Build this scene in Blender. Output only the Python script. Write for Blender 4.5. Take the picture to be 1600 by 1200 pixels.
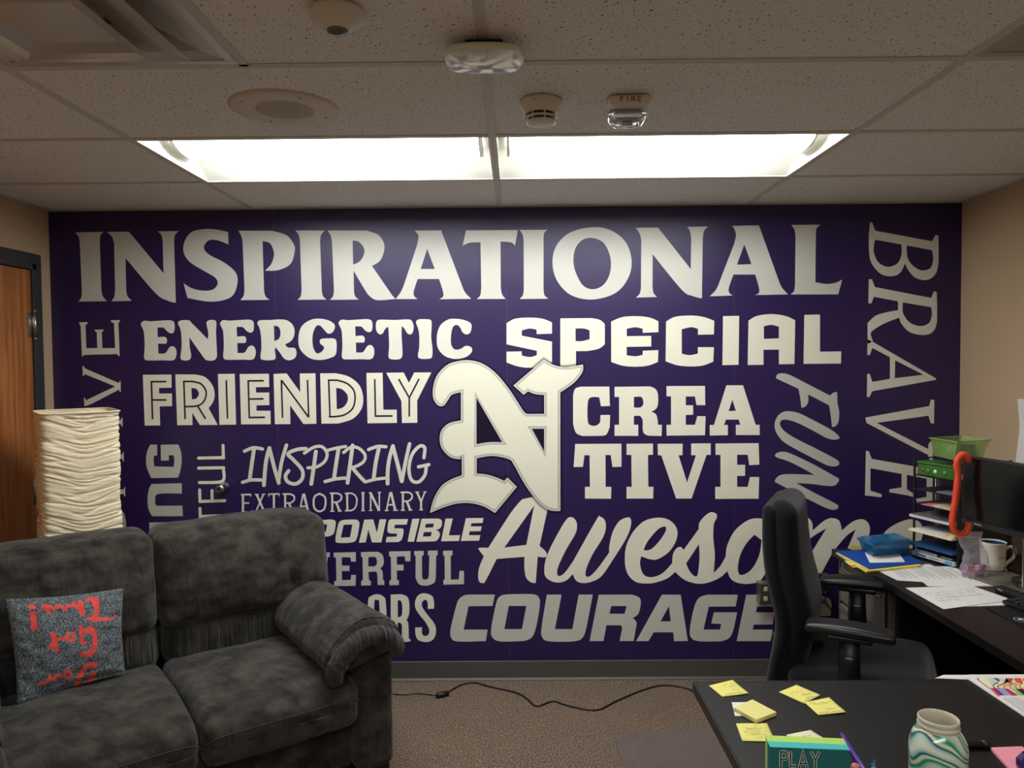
import bpy, bmesh, math, random
import numpy as np
from mathutils import Vector, Matrix, noise
from mathutils.geometry import tessellate_polygon

for o in list(bpy.data.objects):
    bpy.data.objects.remove(o)
S = bpy.context.scene
COL = S.collection
random.seed(7)

# ------------------------------------------------------------------ camera
F_PX, PITCH, YAW, ROLL = 1158.45, .0335, -.0049, -.0086
CAM = Vector((0, 0, 1.6127))
CEIL, WALL, XL, XR, YR = 2.3624, 3.6818, -2.3033, 2.2012, -1.9
_cp, _sp, _cy, _sy, _cr, _sr = (math.cos(PITCH), math.sin(PITCH), math.cos(YAW),
                                math.sin(YAW), math.cos(ROLL), math.sin(ROLL))
VF = Vector((_sy*_cp, _cy*_cp, -_sp))
_r0 = Vector((_cy, -_sy, 0)); _u0 = _r0.cross(VF)
VR = _r0*_cr + _u0*_sr
VU = _u0*_cr - _r0*_sr
cam = bpy.data.cameras.new('camera')
cam.sensor_width = 36.0
cam.lens = F_PX/1600*36.0
cam.clip_start = .05
camo = bpy.data.objects.new('camera', cam)
COL.objects.link(camo)
camo.matrix_world = Matrix(((VR.x, VU.x, -VF.x, CAM.x), (VR.y, VU.y, -VF.y, CAM.y),
                            (VR.z, VU.z, -VF.z, CAM.z), (0, 0, 0, 1)))
S.camera = camo

# ------------------------------------------------------------------ light and exposure
S.view_settings.view_transform = 'Standard'
S.view_settings.look = 'None'
S.view_settings.gamma = 1
S.view_settings.use_curve_mapping = False
S.view_settings.exposure = 0.80
LAMP_STRENGTH = 13.0          # emission of the two fluorescent baskets over the mural
FILL_STRENGTH = 10.0           # unseen matching pair added behind the viewer to lift the ambient light
LAMP_COLOR = (.965, .985, 1.0)
W = bpy.data.worlds.new('world'); S.world = W
W.use_nodes = True
W.node_tree.nodes['Background'].inputs[0].default_value = (.5, .48, .45, 1)
W.node_tree.nodes['Background'].inputs[1].default_value = .05


# ------------------------------------------------------------------ helpers
def at(px, py, ax, val):
    """photo direction (1600 x 1200) carried to the plane axis=val"""
    d = VF*F_PX + VR*(px-800) + VU*(600-py)
    t = (val-CAM[ax])/d[ax]
    return CAM + d*t


def lin(c):
    c = c/255.0
    return c/12.92 if c <= .04045 else ((c+.055)/1.055)**2.4


def rgb(r, g, b):
    return (lin(r), lin(g), lin(b), 1)


MATS = {}


def mat(name, col, rough=.6, metal=0, spec=.5, emit=None, estr=0, alpha=1, trans=0, coat=0, sheen=0,
        noise_amt=0, nscale=20, nstretch=(1, 1, 1), col2=None, bump=0, bscale=60, bstretch=(1, 1, 1), bdet=3,
        dist=.002, nlo=.35, nhi=.65, coord='Object'):
    if name in MATS:
        return MATS[name]
    m = bpy.data.materials.new(name)
    m.use_nodes = True
    nt = m.node_tree
    b = nt.nodes['Principled BSDF']
    b.inputs['Base Color'].default_value = col
    b.inputs['Roughness'].default_value = rough
    b.inputs['Metallic'].default_value = metal
    b.inputs['Specular IOR Level'].default_value = spec
    b.inputs['Alpha'].default_value = alpha
    b.inputs['Transmission Weight'].default_value = trans
    b.inputs['Coat Weight'].default_value = coat
    b.inputs['Sheen Weight'].default_value = sheen
    if emit:
        b.inputs['Emission Color'].default_value = emit
        b.inputs['Emission Strength'].default_value = estr
    tc = None
    if col2 is not None or bump:
        tc = nt.nodes.new('ShaderNodeTexCoord')
    if col2 is not None:
        mp = nt.nodes.new('ShaderNodeMapping'); mp.inputs['Scale'].default_value = nstretch
        nt.links.new(tc.outputs[coord], mp.inputs['Vector'])
        n = nt.nodes.new('ShaderNodeTexNoise'); n.inputs['Scale'].default_value = nscale
        n.inputs['Detail'].default_value = 4
        nt.links.new(mp.outputs[0], n.inputs['Vector'])
        r = nt.nodes.new('ShaderNodeValToRGB')
        r.color_ramp.elements[0].position = nlo; r.color_ramp.elements[0].color = col
        r.color_ramp.elements[1].position = nhi; r.color_ramp.elements[1].color = col2
        nt.links.new(n.outputs['Fac'], r.inputs['Fac'])
        nt.links.new(r.outputs['Color'], b.inputs['Base Color'])
    if bump:
        mp = nt.nodes.new('ShaderNodeMapping'); mp.inputs['Scale'].default_value = bstretch
        nt.links.new(tc.outputs[coord], mp.inputs['Vector'])
        n = nt.nodes.new('ShaderNodeTexNoise'); n.inputs['Scale'].default_value = bscale
        n.inputs['Detail'].default_value = bdet
        nt.links.new(mp.outputs[0], n.inputs['Vector'])
        bp = nt.nodes.new('ShaderNodeBump'); bp.inputs['Strength'].default_value = bump
        bp.inputs['Distance'].default_value = dist
        nt.links.new(n.outputs['Fac'], bp.inputs['Height'])
        nt.links.new(bp.outputs[0], b.inputs['Normal'])
    MATS[name] = m
    return m


WMAT = {}


def tag(o, label=None, cat=None, group=None, kind=None):
    for k, v in (('label', label), ('category', cat), ('group', group), ('kind', kind)):
        if v:
            o[k] = v
    return o


def thing(name, label, cat, loc=(0, 0, 0), rz=0, group=None):
    o = bpy.data.objects.new(name, None)
    COL.objects.link(o)
    o.empty_display_size = .05
    o.location = loc; o.rotation_euler = (0, 0, rz)
    WMAT[o.name] = Matrix.Translation(Vector(loc)) @ Matrix.Rotation(rz, 4, 'Z')
    return tag(o, label, cat, group)


class MB:
    """collects shapes; build() links them as one mesh object"""
    def __init__(s):
        s.v = []; s.f = []; s.sm = []; s.mi = []

    def add(s, vs, fs, smooth=False, mi=0):
        n = len(s.v)
        s.v += [tuple(v) for v in vs]
        s.f += [tuple(i+n for i in f) for f in fs]
        s.sm += [smooth]*len(fs); s.mi += [mi]*len(fs)
        return s

    def bm(s, bm, smooth=False, mi=0):
        bm.verts.index_update()
        s.add([v.co.copy() for v in bm.verts], [[v.index for v in f.verts] for f in bm.faces], smooth, mi)
        bm.free(); return s

    def box(s, c, size, bev=0, rz=0, mi=0, seg=2, M=None):
        b = bmesh.new()
        bmesh.ops.create_cube(b, size=1)
        for v in b.verts:
            v.co = Vector((v.co.x*size[0], v.co.y*size[1], v.co.z*size[2]))
        if bev:
            bmesh.ops.bevel(b, geom=list(b.edges), offset=bev, segments=seg, affect='EDGES', profile=.5)
        T = Matrix.Translation(Vector(c)) @ Matrix.Rotation(rz, 4, 'Z') @ (M or Matrix())
        bmesh.ops.transform(b, matrix=T, verts=b.verts)
        return s.bm(b, False, mi)

    def prism(s, pts, z0, z1, mi=0):
        """pts: list of xy; vertical prism"""
        n = len(pts)
        vs = [(p[0], p[1], z0) for p in pts] + [(p[0], p[1], z1) for p in pts]
        fs = [tuple(range(n-1, -1, -1)), tuple(range(n, 2*n))]
        fs += [(i, (i+1) % n, (i+1) % n+n, i+n) for i in range(n)]
        return s.add(vs, fs, False, mi)

    def lathe(s, prof, seg=32, c=(0, 0, 0), M=None, mi=0, smooth=True, close=False):
        vs = []; fs = []
        for (r, z) in prof:
            for k in range(seg):
                a = 2*math.pi*k/seg
                vs.append(Vector((r*math.cos(a), r*math.sin(a), z)))
        for i in range(len(prof)-1):
            for k in range(seg):
                a = i*seg+k; b = i*seg+(k+1) % seg
                fs.append((a, b, b+seg, a+seg))
        T = Matrix.Translation(Vector(c)) @ (M or Matrix())
        return s.add([T @ v for v in vs], fs, smooth, mi)

    def tube(s, path, r, seg=10, mi=0, caps=True, rfun=None):
        path = [Vector(p) for p in path]
        n = len(path); vs = []; fs = []
        up = Vector((0, 0, 1))
        t0 = (path[1]-path[0]).normalized()
        if abs(t0.dot(up)) > .9:
            up = Vector((1, 0, 0))
        nrm = (up - t0*up.dot(t0)).normalized()
        for i in range(n):
            t = (path[min(i+1, n-1)]-path[max(i-1, 0)]).normalized()
            nrm = (nrm - t*nrm.dot(t)).normalized()
            bn = t.cross(nrm)
            for k in range(seg):
                a = 2*math.pi*k/seg
                rr = (r[i] if isinstance(r, (list, tuple)) else r)
                if rfun:
                    rr *= rfun(i, k)
                vs.append(path[i] + nrm*rr*math.cos(a) + bn*rr*math.sin(a))
        for i in range(n-1):
            for k in range(seg):
                a = i*seg+k; b = i*seg+(k+1) % seg
                fs.append((a, b, b+seg, a+seg))
        if caps:
            fs.append(tuple(range(seg-1, -1, -1)))
            fs.append(tuple(range((n-1)*seg, n*seg)))
        return s.add(vs, fs, True, mi)

    def build(s, name, m, parent=None, world=False, rev=False):
        me = bpy.data.meshes.new(name)
        vs = s.v
        if world and parent is not None:
            inv = WMAT[parent.name].inverted()
            vs = [tuple(inv @ Vector(v)) for v in s.v]
        me.from_pydata(vs, [], s.f)
        ms = m if isinstance(m, (list, tuple)) else [m]
        for x in ms:
            me.materials.append(x)
        me.polygons.foreach_set('use_smooth', s.sm)
        me.polygons.foreach_set('material_index', s.mi)
        me.update()
        o = bpy.data.objects.new(name, me)
        COL.objects.link(o)
        if parent is not None:
            o.parent = parent
            WMAT[o.name] = WMAT.get(parent.name, Matrix())
        else:
            WMAT[o.name] = Matrix()
        return o


def smooth_path(pts, step=.01):
    """Catmull-Rom through 3-D points"""
    P = [Vector(p) for p in pts]; out = []
    for i in range(len(P)-1):
        p0 = P[max(i-1, 0)]; p1 = P[i]; p2 = P[i+1]; p3 = P[min(i+2, len(P)-1)]
        n = max(2, int((p2-p1).length/step))
        for k in range(n):
            t = k/n
            out.append(.5*((2*p1)+(p2-p0)*t+(2*p0-5*p1+4*p2-p3)*t*t+(3*p1-p0-3*p2+p3)*t*t*t))
    out.append(P[-1])
    return out


def puff(size, r, n=20, bulge=(0, 0, 0), deform=None, nz=0, nsc=6, seed=0, power=2):
    """rounded, inflated box as cube-sphere grids; returns MB"""
    a = [x/2 for x in size]
    mb = MB(); cache = {}; vs = []; fs = []

    def vid(i, j, k):
        key = (i, j, k)
        if key in cache:
            return cache[key]
        u = [2*i/n-1, 2*j/n-1, 2*k/n-1]
        # more samples near the edges
        u = [math.sin(x*math.pi/2)*.45+x*.55 for x in u]
        P = [u[q]*a[q] for q in range(3)]
        inn = [max(-(a[q]-r), min(a[q]-r, P[q])) for q in range(3)]
        d = [P[q]-inn[q] for q in range(3)]
        L = math.sqrt(sum(x*x for x in d)) or 1
        Q = Vector([inn[q]+(d[q]/L*r if L > 1e-9 and any(abs(x) > 1e-9 for x in d) else 0) for q in range(3)])
        m = max(range(3), key=lambda q: abs(u[q]))
        o1, o2 = [q for q in range(3) if q != m]
        Q[m] += math.copysign(bulge[m], u[m])*(1-abs(u[o1])**power)*(1-abs(u[o2])**power)
        if nz:
            Q += Vector((noise.noise(Q*nsc+Vector((seed, 3, 1))), noise.noise(Q*nsc+Vector((seed, 13, 7))),
                         noise.noise(Q*nsc+Vector((seed, 23, 5)))))*nz
        if deform:
            Q = Vector(deform(Q))
        cache[key] = len(vs); vs.append(Q)
        return cache[key]
    for ax in range(3):
        for side in (0, n):
            for i in range(n):
                for j in range(n):
                    q = []
                    for di, dj in ((0, 0), (1, 0), (1, 1), (0, 1)):
                        c = [0, 0, 0]; c[ax] = side; c[(ax+1) % 3] = i+di; c[(ax+2) % 3] = j+dj
                        q.append(vid(*c))
                    fs.append(q if side else q[::-1])
    return mb.add(vs, fs, True)


def parse(txt):
    pts = []
    for t in txt.split():
        s = t.endswith('*')
        x, y = t.rstrip('*').split(',')
        pts.append((float(x), float(y), s))
    return pts


def curve2(pts, closed=True, n=5):
    """marked points are smooth, unmarked are corners"""
    N = len(pts); out = []
    rng = range(N) if closed else range(N-1)
    for i in rng:
        p1 = pts[i]; p2 = pts[(i+1) % N]
        if not p1[2] and not p2[2]:
            out.append((p1[0], p1[1])); continue
        p0 = pts[(i-1) % N] if p1[2] and (closed or i > 0) else p1
        p3 = pts[(i+2) % N] if p2[2] and (closed or i+2 < N) else p2
        for k in range(n):
            t = k/n
            out.append(tuple(.5*((2*p1[q])+(p2[q]-p0[q])*t+(2*p0[q]-5*p1[q]+4*p2[q]-p3[q])*t*t
                                 + (3*p1[q]-p0[q]-3*p2[q]+p3[q])*t*t*t) for q in (0, 1)))
    if not closed:
        out.append((pts[-1][0], pts[-1][1]))
    return out


def tess(contours):
    vs = [Vector((x, y, 0)) for c in contours for x, y in c]
    polys = [[Vector((x, y, 0)) for x, y in c] for c in contours]
    return vs, tessellate_polygon(polys)


def ribbon(pts, w, roundcap=True):
    """stroke as one mitred strip (with half-disc ends): (verts, faces)"""
    P = [pts[0]]
    for q in pts[1:]:
        if math.hypot(q[0]-P[-1][0], q[1]-P[-1][1]) > 1e-3:
            P.append(q)
    closed = math.hypot(P[0][0]-P[-1][0], P[0][1]-P[-1][1]) < .6 and len(P) > 3
    h = w/2; n = len(P); vs = []; fs = []
    for i in range(n):
        a = Vector(P[i-1] if i else (P[-2] if closed else P[0]))
        b = Vector(P[i]); c = Vector(P[i+1] if i < n-1 else (P[1] if closed else P[-1]))
        t1 = (b-a) if (b-a).length > 1e-6 else (c-b)
        t2 = (c-b) if (c-b).length > 1e-6 else (b-a)
        t1.normalize(); t2.normalize()
        m = Vector((-t1.y-t2.y, t1.x+t2.x))
        if m.length < .2:
            m = Vector((-t1.y, t1.x))
        m.normalize()
        k = h/max(.5, m.dot(Vector((-t1.y, t1.x))))
        vs += [(b.x+m.x*k, b.y+m.y*k), (b.x-m.x*k, b.y-m.y*k)]
    fs = [(2*i, 2*i+2, 2*i+3, 2*i+1) for i in range(n-1)]
    if roundcap and not closed:
        for e, o in ((0, 1), (n-1, n-2)):
            d = Vector(P[e])-Vector(P[o]); d.normalize(); s = Vector((-d.y, d.x))
            st = len(vs)
            vs += [(P[e][0]+h*(s.x*math.cos(q)+d.x*math.sin(q)), P[e][1]+h*(s.y*math.cos(q)+d.y*math.sin(q)))
                   for q in [k*math.pi/8 for k in range(9)]]
            fs.append(tuple(range(st, st+9)))
    return vs, fs


def inset(c, d):
    """offset of a closed contour (miter)"""
    n = len(c); out = []
    area = sum(c[i][0]*c[(i+1) % n][1]-c[(i+1) % n][0]*c[i][1] for i in range(n))
    sg = 1 if area > 0 else -1
    for i in range(n):
        a, b, e = Vector(c[i-1]), Vector(c[i]), Vector(c[(i+1) % n])
        t1 = (b-a); t2 = (e-b)
        if t1.length < 1e-6 or t2.length < 1e-6:
            continue
        t1.normalize(); t2.normalize()
        n1 = Vector((-t1.y, t1.x))*sg; n2 = Vector((-t2.y, t2.x))*sg
        m = n1+n2
        if m.length < .3:
            m = n1
        m.normalize()
        k = d/max(.42, m.dot(n1))
        out.append((b.x+m.x*k, b.y+m.y*k))
    return out


def printed(name, parent, m, tf, polys=(), strokes=(), shift=(0, 0), label=None, nv=(0, -1, 0)):
    """flat print: tf maps 2-D drawing coordinates to 3-D; polys = [[outer, hole...]...]"""
    mb = MB()
    for grp in polys:
        cs = []
        for c in grp:
            pts = curve2(parse(c)) if isinstance(c, str) else c
            cs.append([(x+shift[0], y+shift[1]) for x, y in pts])
        vs, tr = tess(cs)
        P = [tf(v.x, v.y) for v in vs]
        mb.add(P, [tuple(t) for t in tr])
    for st in strokes:
        w, txt = st[0], st[1]; rc = st[2] if len(st) > 2 else True
        pts = [(x+shift[0], y+shift[1]) for x, y in curve2(parse(txt), False)]
        vs, fs = ribbon(pts, w, rc)
        off = Vector(nv)*(2.5e-5*(1+strokes.index(st)))
        mb.add([tf(x, y)+off for x, y in vs], fs)
    o = mb.build(name, m, parent, world=True)
    if label:
        o['label'] = label
    return o


def copy_tree(o, parent=None, loc=None, rz=None, label=None, group=None):
    c = o.copy(); COL.objects.link(c)
    if parent is not None:
        c.parent = parent
    if loc is not None:
        c.location = loc
    if rz is not None:
        c.rotation_euler = (0, 0, rz)
    if label:
        c['label'] = label
    if group:
        c['group'] = group
    for ch in list(o.children):
        copy_tree(ch, c)
    return c


# ------------------------------------------------------------------ materials
M_tile = mat('ceiling_tile', rgb(186, 174, 160), .95, spec=.1)
nt = M_tile.node_tree; _b = nt.nodes['Principled BSDF']
_tc = nt.nodes.new('ShaderNodeTexCoord')


def _noise(scale, det, stretch=(1, 1, 1), rot=0):
    mp = nt.nodes.new('ShaderNodeMapping'); mp.inputs['Scale'].default_value = stretch
    mp.inputs['Rotation'].default_value = (0, 0, rot)
    nt.links.new(_tc.outputs['Object'], mp.inputs['Vector'])
    n = nt.nodes.new('ShaderNodeTexNoise'); n.inputs['Scale'].default_value = scale
    n.inputs['Detail'].default_value = det
    nt.links.new(mp.outputs[0], n.inputs['Vector'])
    return n


_n1 = _noise(140, 1.5, (1, .62, 1), .4)
_r1 = nt.nodes.new('ShaderNodeValToRGB')
_r1.color_ramp.elements[0].position = .64; _r1.color_ramp.elements[0].color = (0, 0, 0, 1)
_r1.color_ramp.elements[1].position = .70; _r1.color_ramp.elements[1].color = (1, 1, 1, 1)
nt.links.new(_n1.outputs['Fac'], _r1.inputs['Fac'])
_n2 = _noise(420, 2)
_r2 = nt.nodes.new('ShaderNodeValToRGB')
_r2.color_ramp.elements[0].position = .3; _r2.color_ramp.elements[0].color = rgb(212, 210, 208)
_r2.color_ramp.elements[1].position = .62; _r2.color_ramp.elements[1].color = rgb(248, 246, 244)
nt.links.new(_n2.outputs['Fac'], _r2.inputs['Fac'])
_mx = nt.nodes.new('ShaderNodeMix'); _mx.data_type = 'RGBA'
nt.links.new(_r1.outputs['Color'], _mx.inputs[0])
nt.links.new(_r2.outputs['Color'], _mx.inputs[6])
_mx.inputs[7].default_value = rgb(112, 102, 92)
nt.links.new(_mx.outputs[2], _b.inputs['Base Color'])

M_tee = mat('ceiling_grid_paint', rgb(206, 200, 194), .55, spec=.3)
M_wallp = mat('beige_wall_paint', rgb(196, 170, 138), .75, spec=.25, bump=.25, bscale=260, dist=.0006)
M_purple = mat('purple_wall_vinyl', rgb(37, 17, 78), .42, spec=.62, bump=.25, bscale=420, dist=.0004,
               bstretch=(1, 1, .35))
M_cream = mat('cream_print', rgb(240, 238, 218), .47, spec=.5, bump=.25, bscale=420, dist=.0004,
              bstretch=(1, 1, .35))
M_grey = mat('light_grey_print', rgb(208, 208, 198), .47, spec=.5, bump=.25, bscale=420, dist=.0004,
             bstretch=(1, 1, .35))
M_silverp = mat('silver_print', rgb(196, 196, 186), .42)
M_mid = mat('mid_print', rgb(226, 226, 212), .42)
M_inline = mat('dark_inline_print', rgb(26, 14, 44), .42)
M_rimlight = mat('pale_rim_print', rgb(226, 226, 216), .42)
M_rim = mat('grey_rim_print', rgb(192, 192, 180), .42)
M_base = mat('charcoal_vinyl', rgb(82, 80, 75), .5, bump=.1, bscale=90, dist=.0005)
M_steel = mat('brushed_steel', rgb(190, 188, 182), .3, metal=1)
M_chrome = mat('chrome', rgb(215, 213, 208), .12, metal=1)
M_white = mat('white_plastic', rgb(225, 218, 205), .4)
M_whitegl = mat('white_glossy_plastic', rgb(226, 221, 210), .12, coat=.5)
M_black = mat('black_plastic', rgb(22, 22, 23), .42)
M_blackgl = mat('black_gloss', rgb(12, 12, 13), .15)
M_paper = mat('white_paper', rgb(236, 233, 228), .8, spec=.2)
M_ink = mat('grey_ink', rgb(120, 118, 122), .8)
M_inkdark = mat('dark_ink', rgb(52, 52, 60), .8)
M_note = mat('yellow_note_paper', rgb(240, 232, 132), .8, spec=.2)

# carpet
M_carpet = mat('carpet', rgb(120, 95, 80), .95, spec=.1)
nt = M_carpet.node_tree; _b = nt.nodes['Principled BSDF']
_tc = nt.nodes.new('ShaderNodeTexCoord')
_n = _noise(260, 2, (1, .55, 1))
_r = nt.nodes.new('ShaderNodeValToRGB'); cr = _r.color_ramp
cr.elements[0].position = .30; cr.elements[0].color = rgb(44, 37, 33)
cr.elements[1].position = .74; cr.elements[1].color = rgb(238, 220, 190)
for p, c in ((.42, (92, 77, 68)), (.52, (132, 113, 98)), (.62, (176, 154, 130))):
    e = cr.elements.new(p); e.color = rgb(*c)
nt.links.new(_n.outputs['Fac'], _r.inputs['Fac'])
_n3 = _noise(3.5, 2)
_mx = nt.nodes.new('ShaderNodeMix'); _mx.data_type = 'RGBA'; _mx.blend_type = 'MULTIPLY'
_mx.inputs[0].default_value = .12
nt.links.new(_r.outputs['Color'], _mx.inputs[6]); nt.links.new(_n3.outputs['Color'], _mx.inputs[7])
nt.links.new(_mx.outputs[2], _b.inputs['Base Color'])
_w = nt.nodes.new('ShaderNodeTexWave'); _w.inputs['Scale'].default_value = 55
_w.inputs['Distortion'].default_value = 1.5; _w.inputs['Detail'].default_value = 1
nt.links.new(_tc.outputs['Object'], _w.inputs['Vector'])
_ad = nt.nodes.new('ShaderNodeMath'); _ad.operation = 'ADD'
nt.links.new(_w.outputs['Fac'], _ad.inputs[0]); nt.links.new(_n.outputs['Fac'], _ad.inputs[1])
_bp = nt.nodes.new('ShaderNodeBump'); _bp.inputs['Strength'].default_value = .8
_bp.inputs['Distance'].default_value = .003
nt.links.new(_ad.outputs[0], _bp.inputs['Height']); nt.links.new(_bp.outputs[0], _b.inputs['Normal'])

# oak veneer
M_oak = mat('oak_veneer', rgb(188, 122, 68), .38, spec=.4, col2=rgb(150, 90, 46), nscale=5.5,
            nstretch=(9, 9, .55), nlo=.36, nhi=.66, bump=.1, bscale=40, bstretch=(6, 6, .4), dist=.0005)
M_frame = mat('slate_painted_steel', rgb(58, 60, 62), .4)
# suede
M_suede = mat('charcoal_suede', rgb(34, 32, 29), .85, spec=.2, sheen=.15, col2=rgb(70, 66, 59), nscale=13,
              nstretch=(1, 1, 1.6), nlo=.36, nhi=.68, bump=.85, bscale=15, bstretch=(1.8, 1, .7), bdet=8, dist=.018)
M_suede2 = mat('charcoal_suede_gathered', rgb(38, 36, 33), .8, spec=.22, sheen=.15, col2=rgb(64, 61, 55), nscale=11,
               nlo=.36, nhi=.66, bump=1.0, bscale=20, bstretch=(3.6, .5, .4), bdet=4, dist=.03)
M_seam = mat('suede_seam_thread', rgb(52, 50, 45), .85)


# ------------------------------------------------------------------ room shell
def struct(name, mb, m, parent=None):
    o = mb.build(name, m, parent)
    if parent is None:
        o['kind'] = 'structure'
    return o


floor = struct('floor', MB().box(((XL+XR)/2, (WALL+YR)/2, -.05), (XR-XL+.2, WALL-YR+.2, .1)), M_carpet)
wall_back = struct('wall_back', MB().box(((XL+XR)/2, WALL+.06, 1.25), (XR-XL+.2, .12, 2.7)), M_wallp)
struct('wall_rear', MB().box(((XL+XR)/2, YR-.06, 1.25), (XR-XL+.2, .12, 2.7)), M_wallp)
wall_right = struct('wall_right', MB().box((XR+.06, (WALL+YR)/2, 1.25), (.12, WALL-YR, 2.7)), M_wallp)

# left wall with the door opening
DY1 = 3.545; DY0 = DY1-.98; DZ = 2.085
mb = MB()
mb.box((XL-.06, (DY1+WALL)/2, 1.25), (.12, WALL-DY1, 2.7))
mb.box((XL-.06, (DY0+YR)/2, 1.25), (.12, DY0-YR, 2.7))
mb.box((XL-.06, (DY0+DY1)/2, (DZ+2.6)/2), (.12, DY1-DY0, 2.6-DZ))
wall_left = struct('wall_left', mb, M_wallp)

# baseboards: cove base with a small toe
BZ = .0963


def baseboard(name, p0, p1, nx, ny):
    mb = MB()
    prof = [(0, 0), (.014, 0), (.014, .003), (.005, .012), (.0035, BZ-.002), (.0015, BZ), (0, BZ)]
    a = [Vector((p0[0]+nx*d, p0[1]+ny*d, z)) for d, z in prof]
    b = [Vector((p1[0]+nx*d, p1[1]+ny*d, z)) for d, z in prof]
    n = len(prof)
    mb.add(a+b, [(i, (i+1) % n, (i+1) % n+n, i+n) for i in range(n)]+[tuple(range(n)), tuple(range(2*n-1, n-1, -1))])
    o = struct(name, mb, M_base)
    return o


baseboard('baseboard_back', (XL, WALL-.0002), (XR, WALL-.0002), 0, -1)
baseboard('baseboard_right', (XR, WALL), (XR, YR), -1, 0)
baseboard('baseboard_left', (XL, DY0-.07), (XL, YR), 1, 0)

# door
door = tag(thing('door_1', loc=(XL, (DY0+DY1)/2, 0), label=None, cat=None), kind='structure')
mb = MB()
for yy in (DY0, DY1):
    mb.box((XL-.055, yy+(.014 if yy == DY0 else -.014), DZ/2), (.15, .028, DZ), .002)
    mb.box((XL+.008, yy+(-.012 if yy == DY0 else .012), (DZ+.045)/2), (.018, .062, DZ+.045), .002)
mb.box((XL-.055, (DY0+DY1)/2, DZ-.014), (.15, DY1-DY0, .028), .002)
mb.box((XL+.008, (DY0+DY1)/2, DZ+.018), (.0175, DY1-DY0+.08, .062), .002)
mb.build('door_frame', M_frame, door, world=True)
leaf = MB().box((XL-.012, (DY0+DY1)/2, DZ/2-.01), (.044, DY1-DY0-.062, DZ-.045), .001).build('door_leaf', M_oak, door, world=True)
for hz in (1.795, 1.0, .25):
    mb = MB()
    mb.box((XL+.0125, DY1-.045, hz), (.003, .03, .115), .0008)
    mb.tube([(XL+.022, DY1-.026, hz-.062), (XL+.022, DY1-.026, hz+.062)], .008, 12)
    for q in (-.066, .066):
        mb.lathe([(0, -.006), (.007, -.004), (.0095, 0), (.007, .004), (0, .006)], 12, (XL+.022, DY1-.026, hz+q))
    mb.build('hinge', M_steel, door, world=True)
mb = MB()
mb.box((XL+.013, DY0+.10, 1.0), (.006, .06, .16), .002)
mb.tube([(XL+.014, DY0+.10, 1.02), (XL+.06, DY0+.10, 1.02), (XL+.064, DY0+.115, 1.02), (XL+.064, DY0+.21, 1.02)], .009, 10)
mb.build('lever_handle', M_steel, door, world=True)

# ------------------------------------------------------------------ ceiling
ceiling = struct('ceiling', MB().box(((XL+XR)/2, (WALL+YR)/2, 2.62), (XR-XL+.2, WALL-YR+.2, .1)), M_tile)
GX = -.0721; RB = 2.5169; T2 = .6096
xs = [XL, GX-2*T2, GX, GX+2*T2, XR]
ys = [WALL] + [RB+T2-k*T2 for k in range(9) if RB+T2-k*T2 > YR] + [YR]
ys = ys[::-1]
VENTS = [('L', GX-2*T2, GX-T2, RB-2*T2, RB-T2), ('R', GX+2*T2, GX+3*T2, RB-2*T2, RB-T2)]
LIGHTS = [(GX-2*T2, GX, RB, RB+T2), (GX, GX+2*T2, RB, RB+T2),
          (GX-2*T2, GX, RB-5*T2, RB-4*T2), (GX, GX+2*T2, RB-5*T2, RB-4*T2)]  # this row is the unseen fill pair, added to brighten the room


def tile(x0, x1, y0, y1):
    cx, cy = (x0+x1)/2, (y0+y1)/2
    mb = MB().box((0, 0, 0), (x1-x0-.004, y1-y0-.004, .014), 0)
    o = mb.build('ceiling_tile', M_tile, ceiling)
    o.location = (cx, cy, CEIL+.0095)


EPS = 1e-3
for j in range(len(ys)-1):
    for i in range(len(xs)-1):
        x0, x1, y0, y1 = xs[i], xs[i+1], ys[j], ys[j+1]
        if any(abs(l[0]-x0) < EPS and abs(l[2]-y0) < EPS for l in LIGHTS):
            continue
        v = [v for v in VENTS if abs(v[1]-x0) < EPS and abs(v[3]-y0) < EPS]
        if v:
            tile(v[0][2], x1, y0, y1)
        else:
            tile(x0, x1, y0, y1)
TW = .0254
for k, y in enumerate(ys[1:-1]):
    MB().box(((XL+XR)/2, y, CEIL+.001), (XR-XL, TW, .003), .0006, seg=1).build('grid_tee', M_tee, ceiling)
for x in xs[1:-1]:
    MB().box((x, (WALL+YR)/2, CEIL+.0013), (TW, WALL-YR, .003), .0006, seg=1).build('grid_tee', M_tee, ceiling)
for v in VENTS:
    MB().box((v[2], (v[3]+v[4])/2, CEIL+.001), (TW, T2, .003), .0006, seg=1).build('grid_tee', M_tee, ceiling)
# wall angle trim
for nm, c, sz in (('trim_1', ((XL+XR)/2, WALL-.011, CEIL-.0006), (XR-XL, .022, .0018)),
                  ('trim_2', (XL+.011, (WALL+YR)/2, CEIL-.0006), (.022, WALL-YR-.05, .0018)),
                  ('trim_3', (XR-.011, (WALL+YR)/2, CEIL-.0006), (.022, WALL-YR-.05, .0018))):
    struct(nm, MB().box(c, sz), M_tee)

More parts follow.
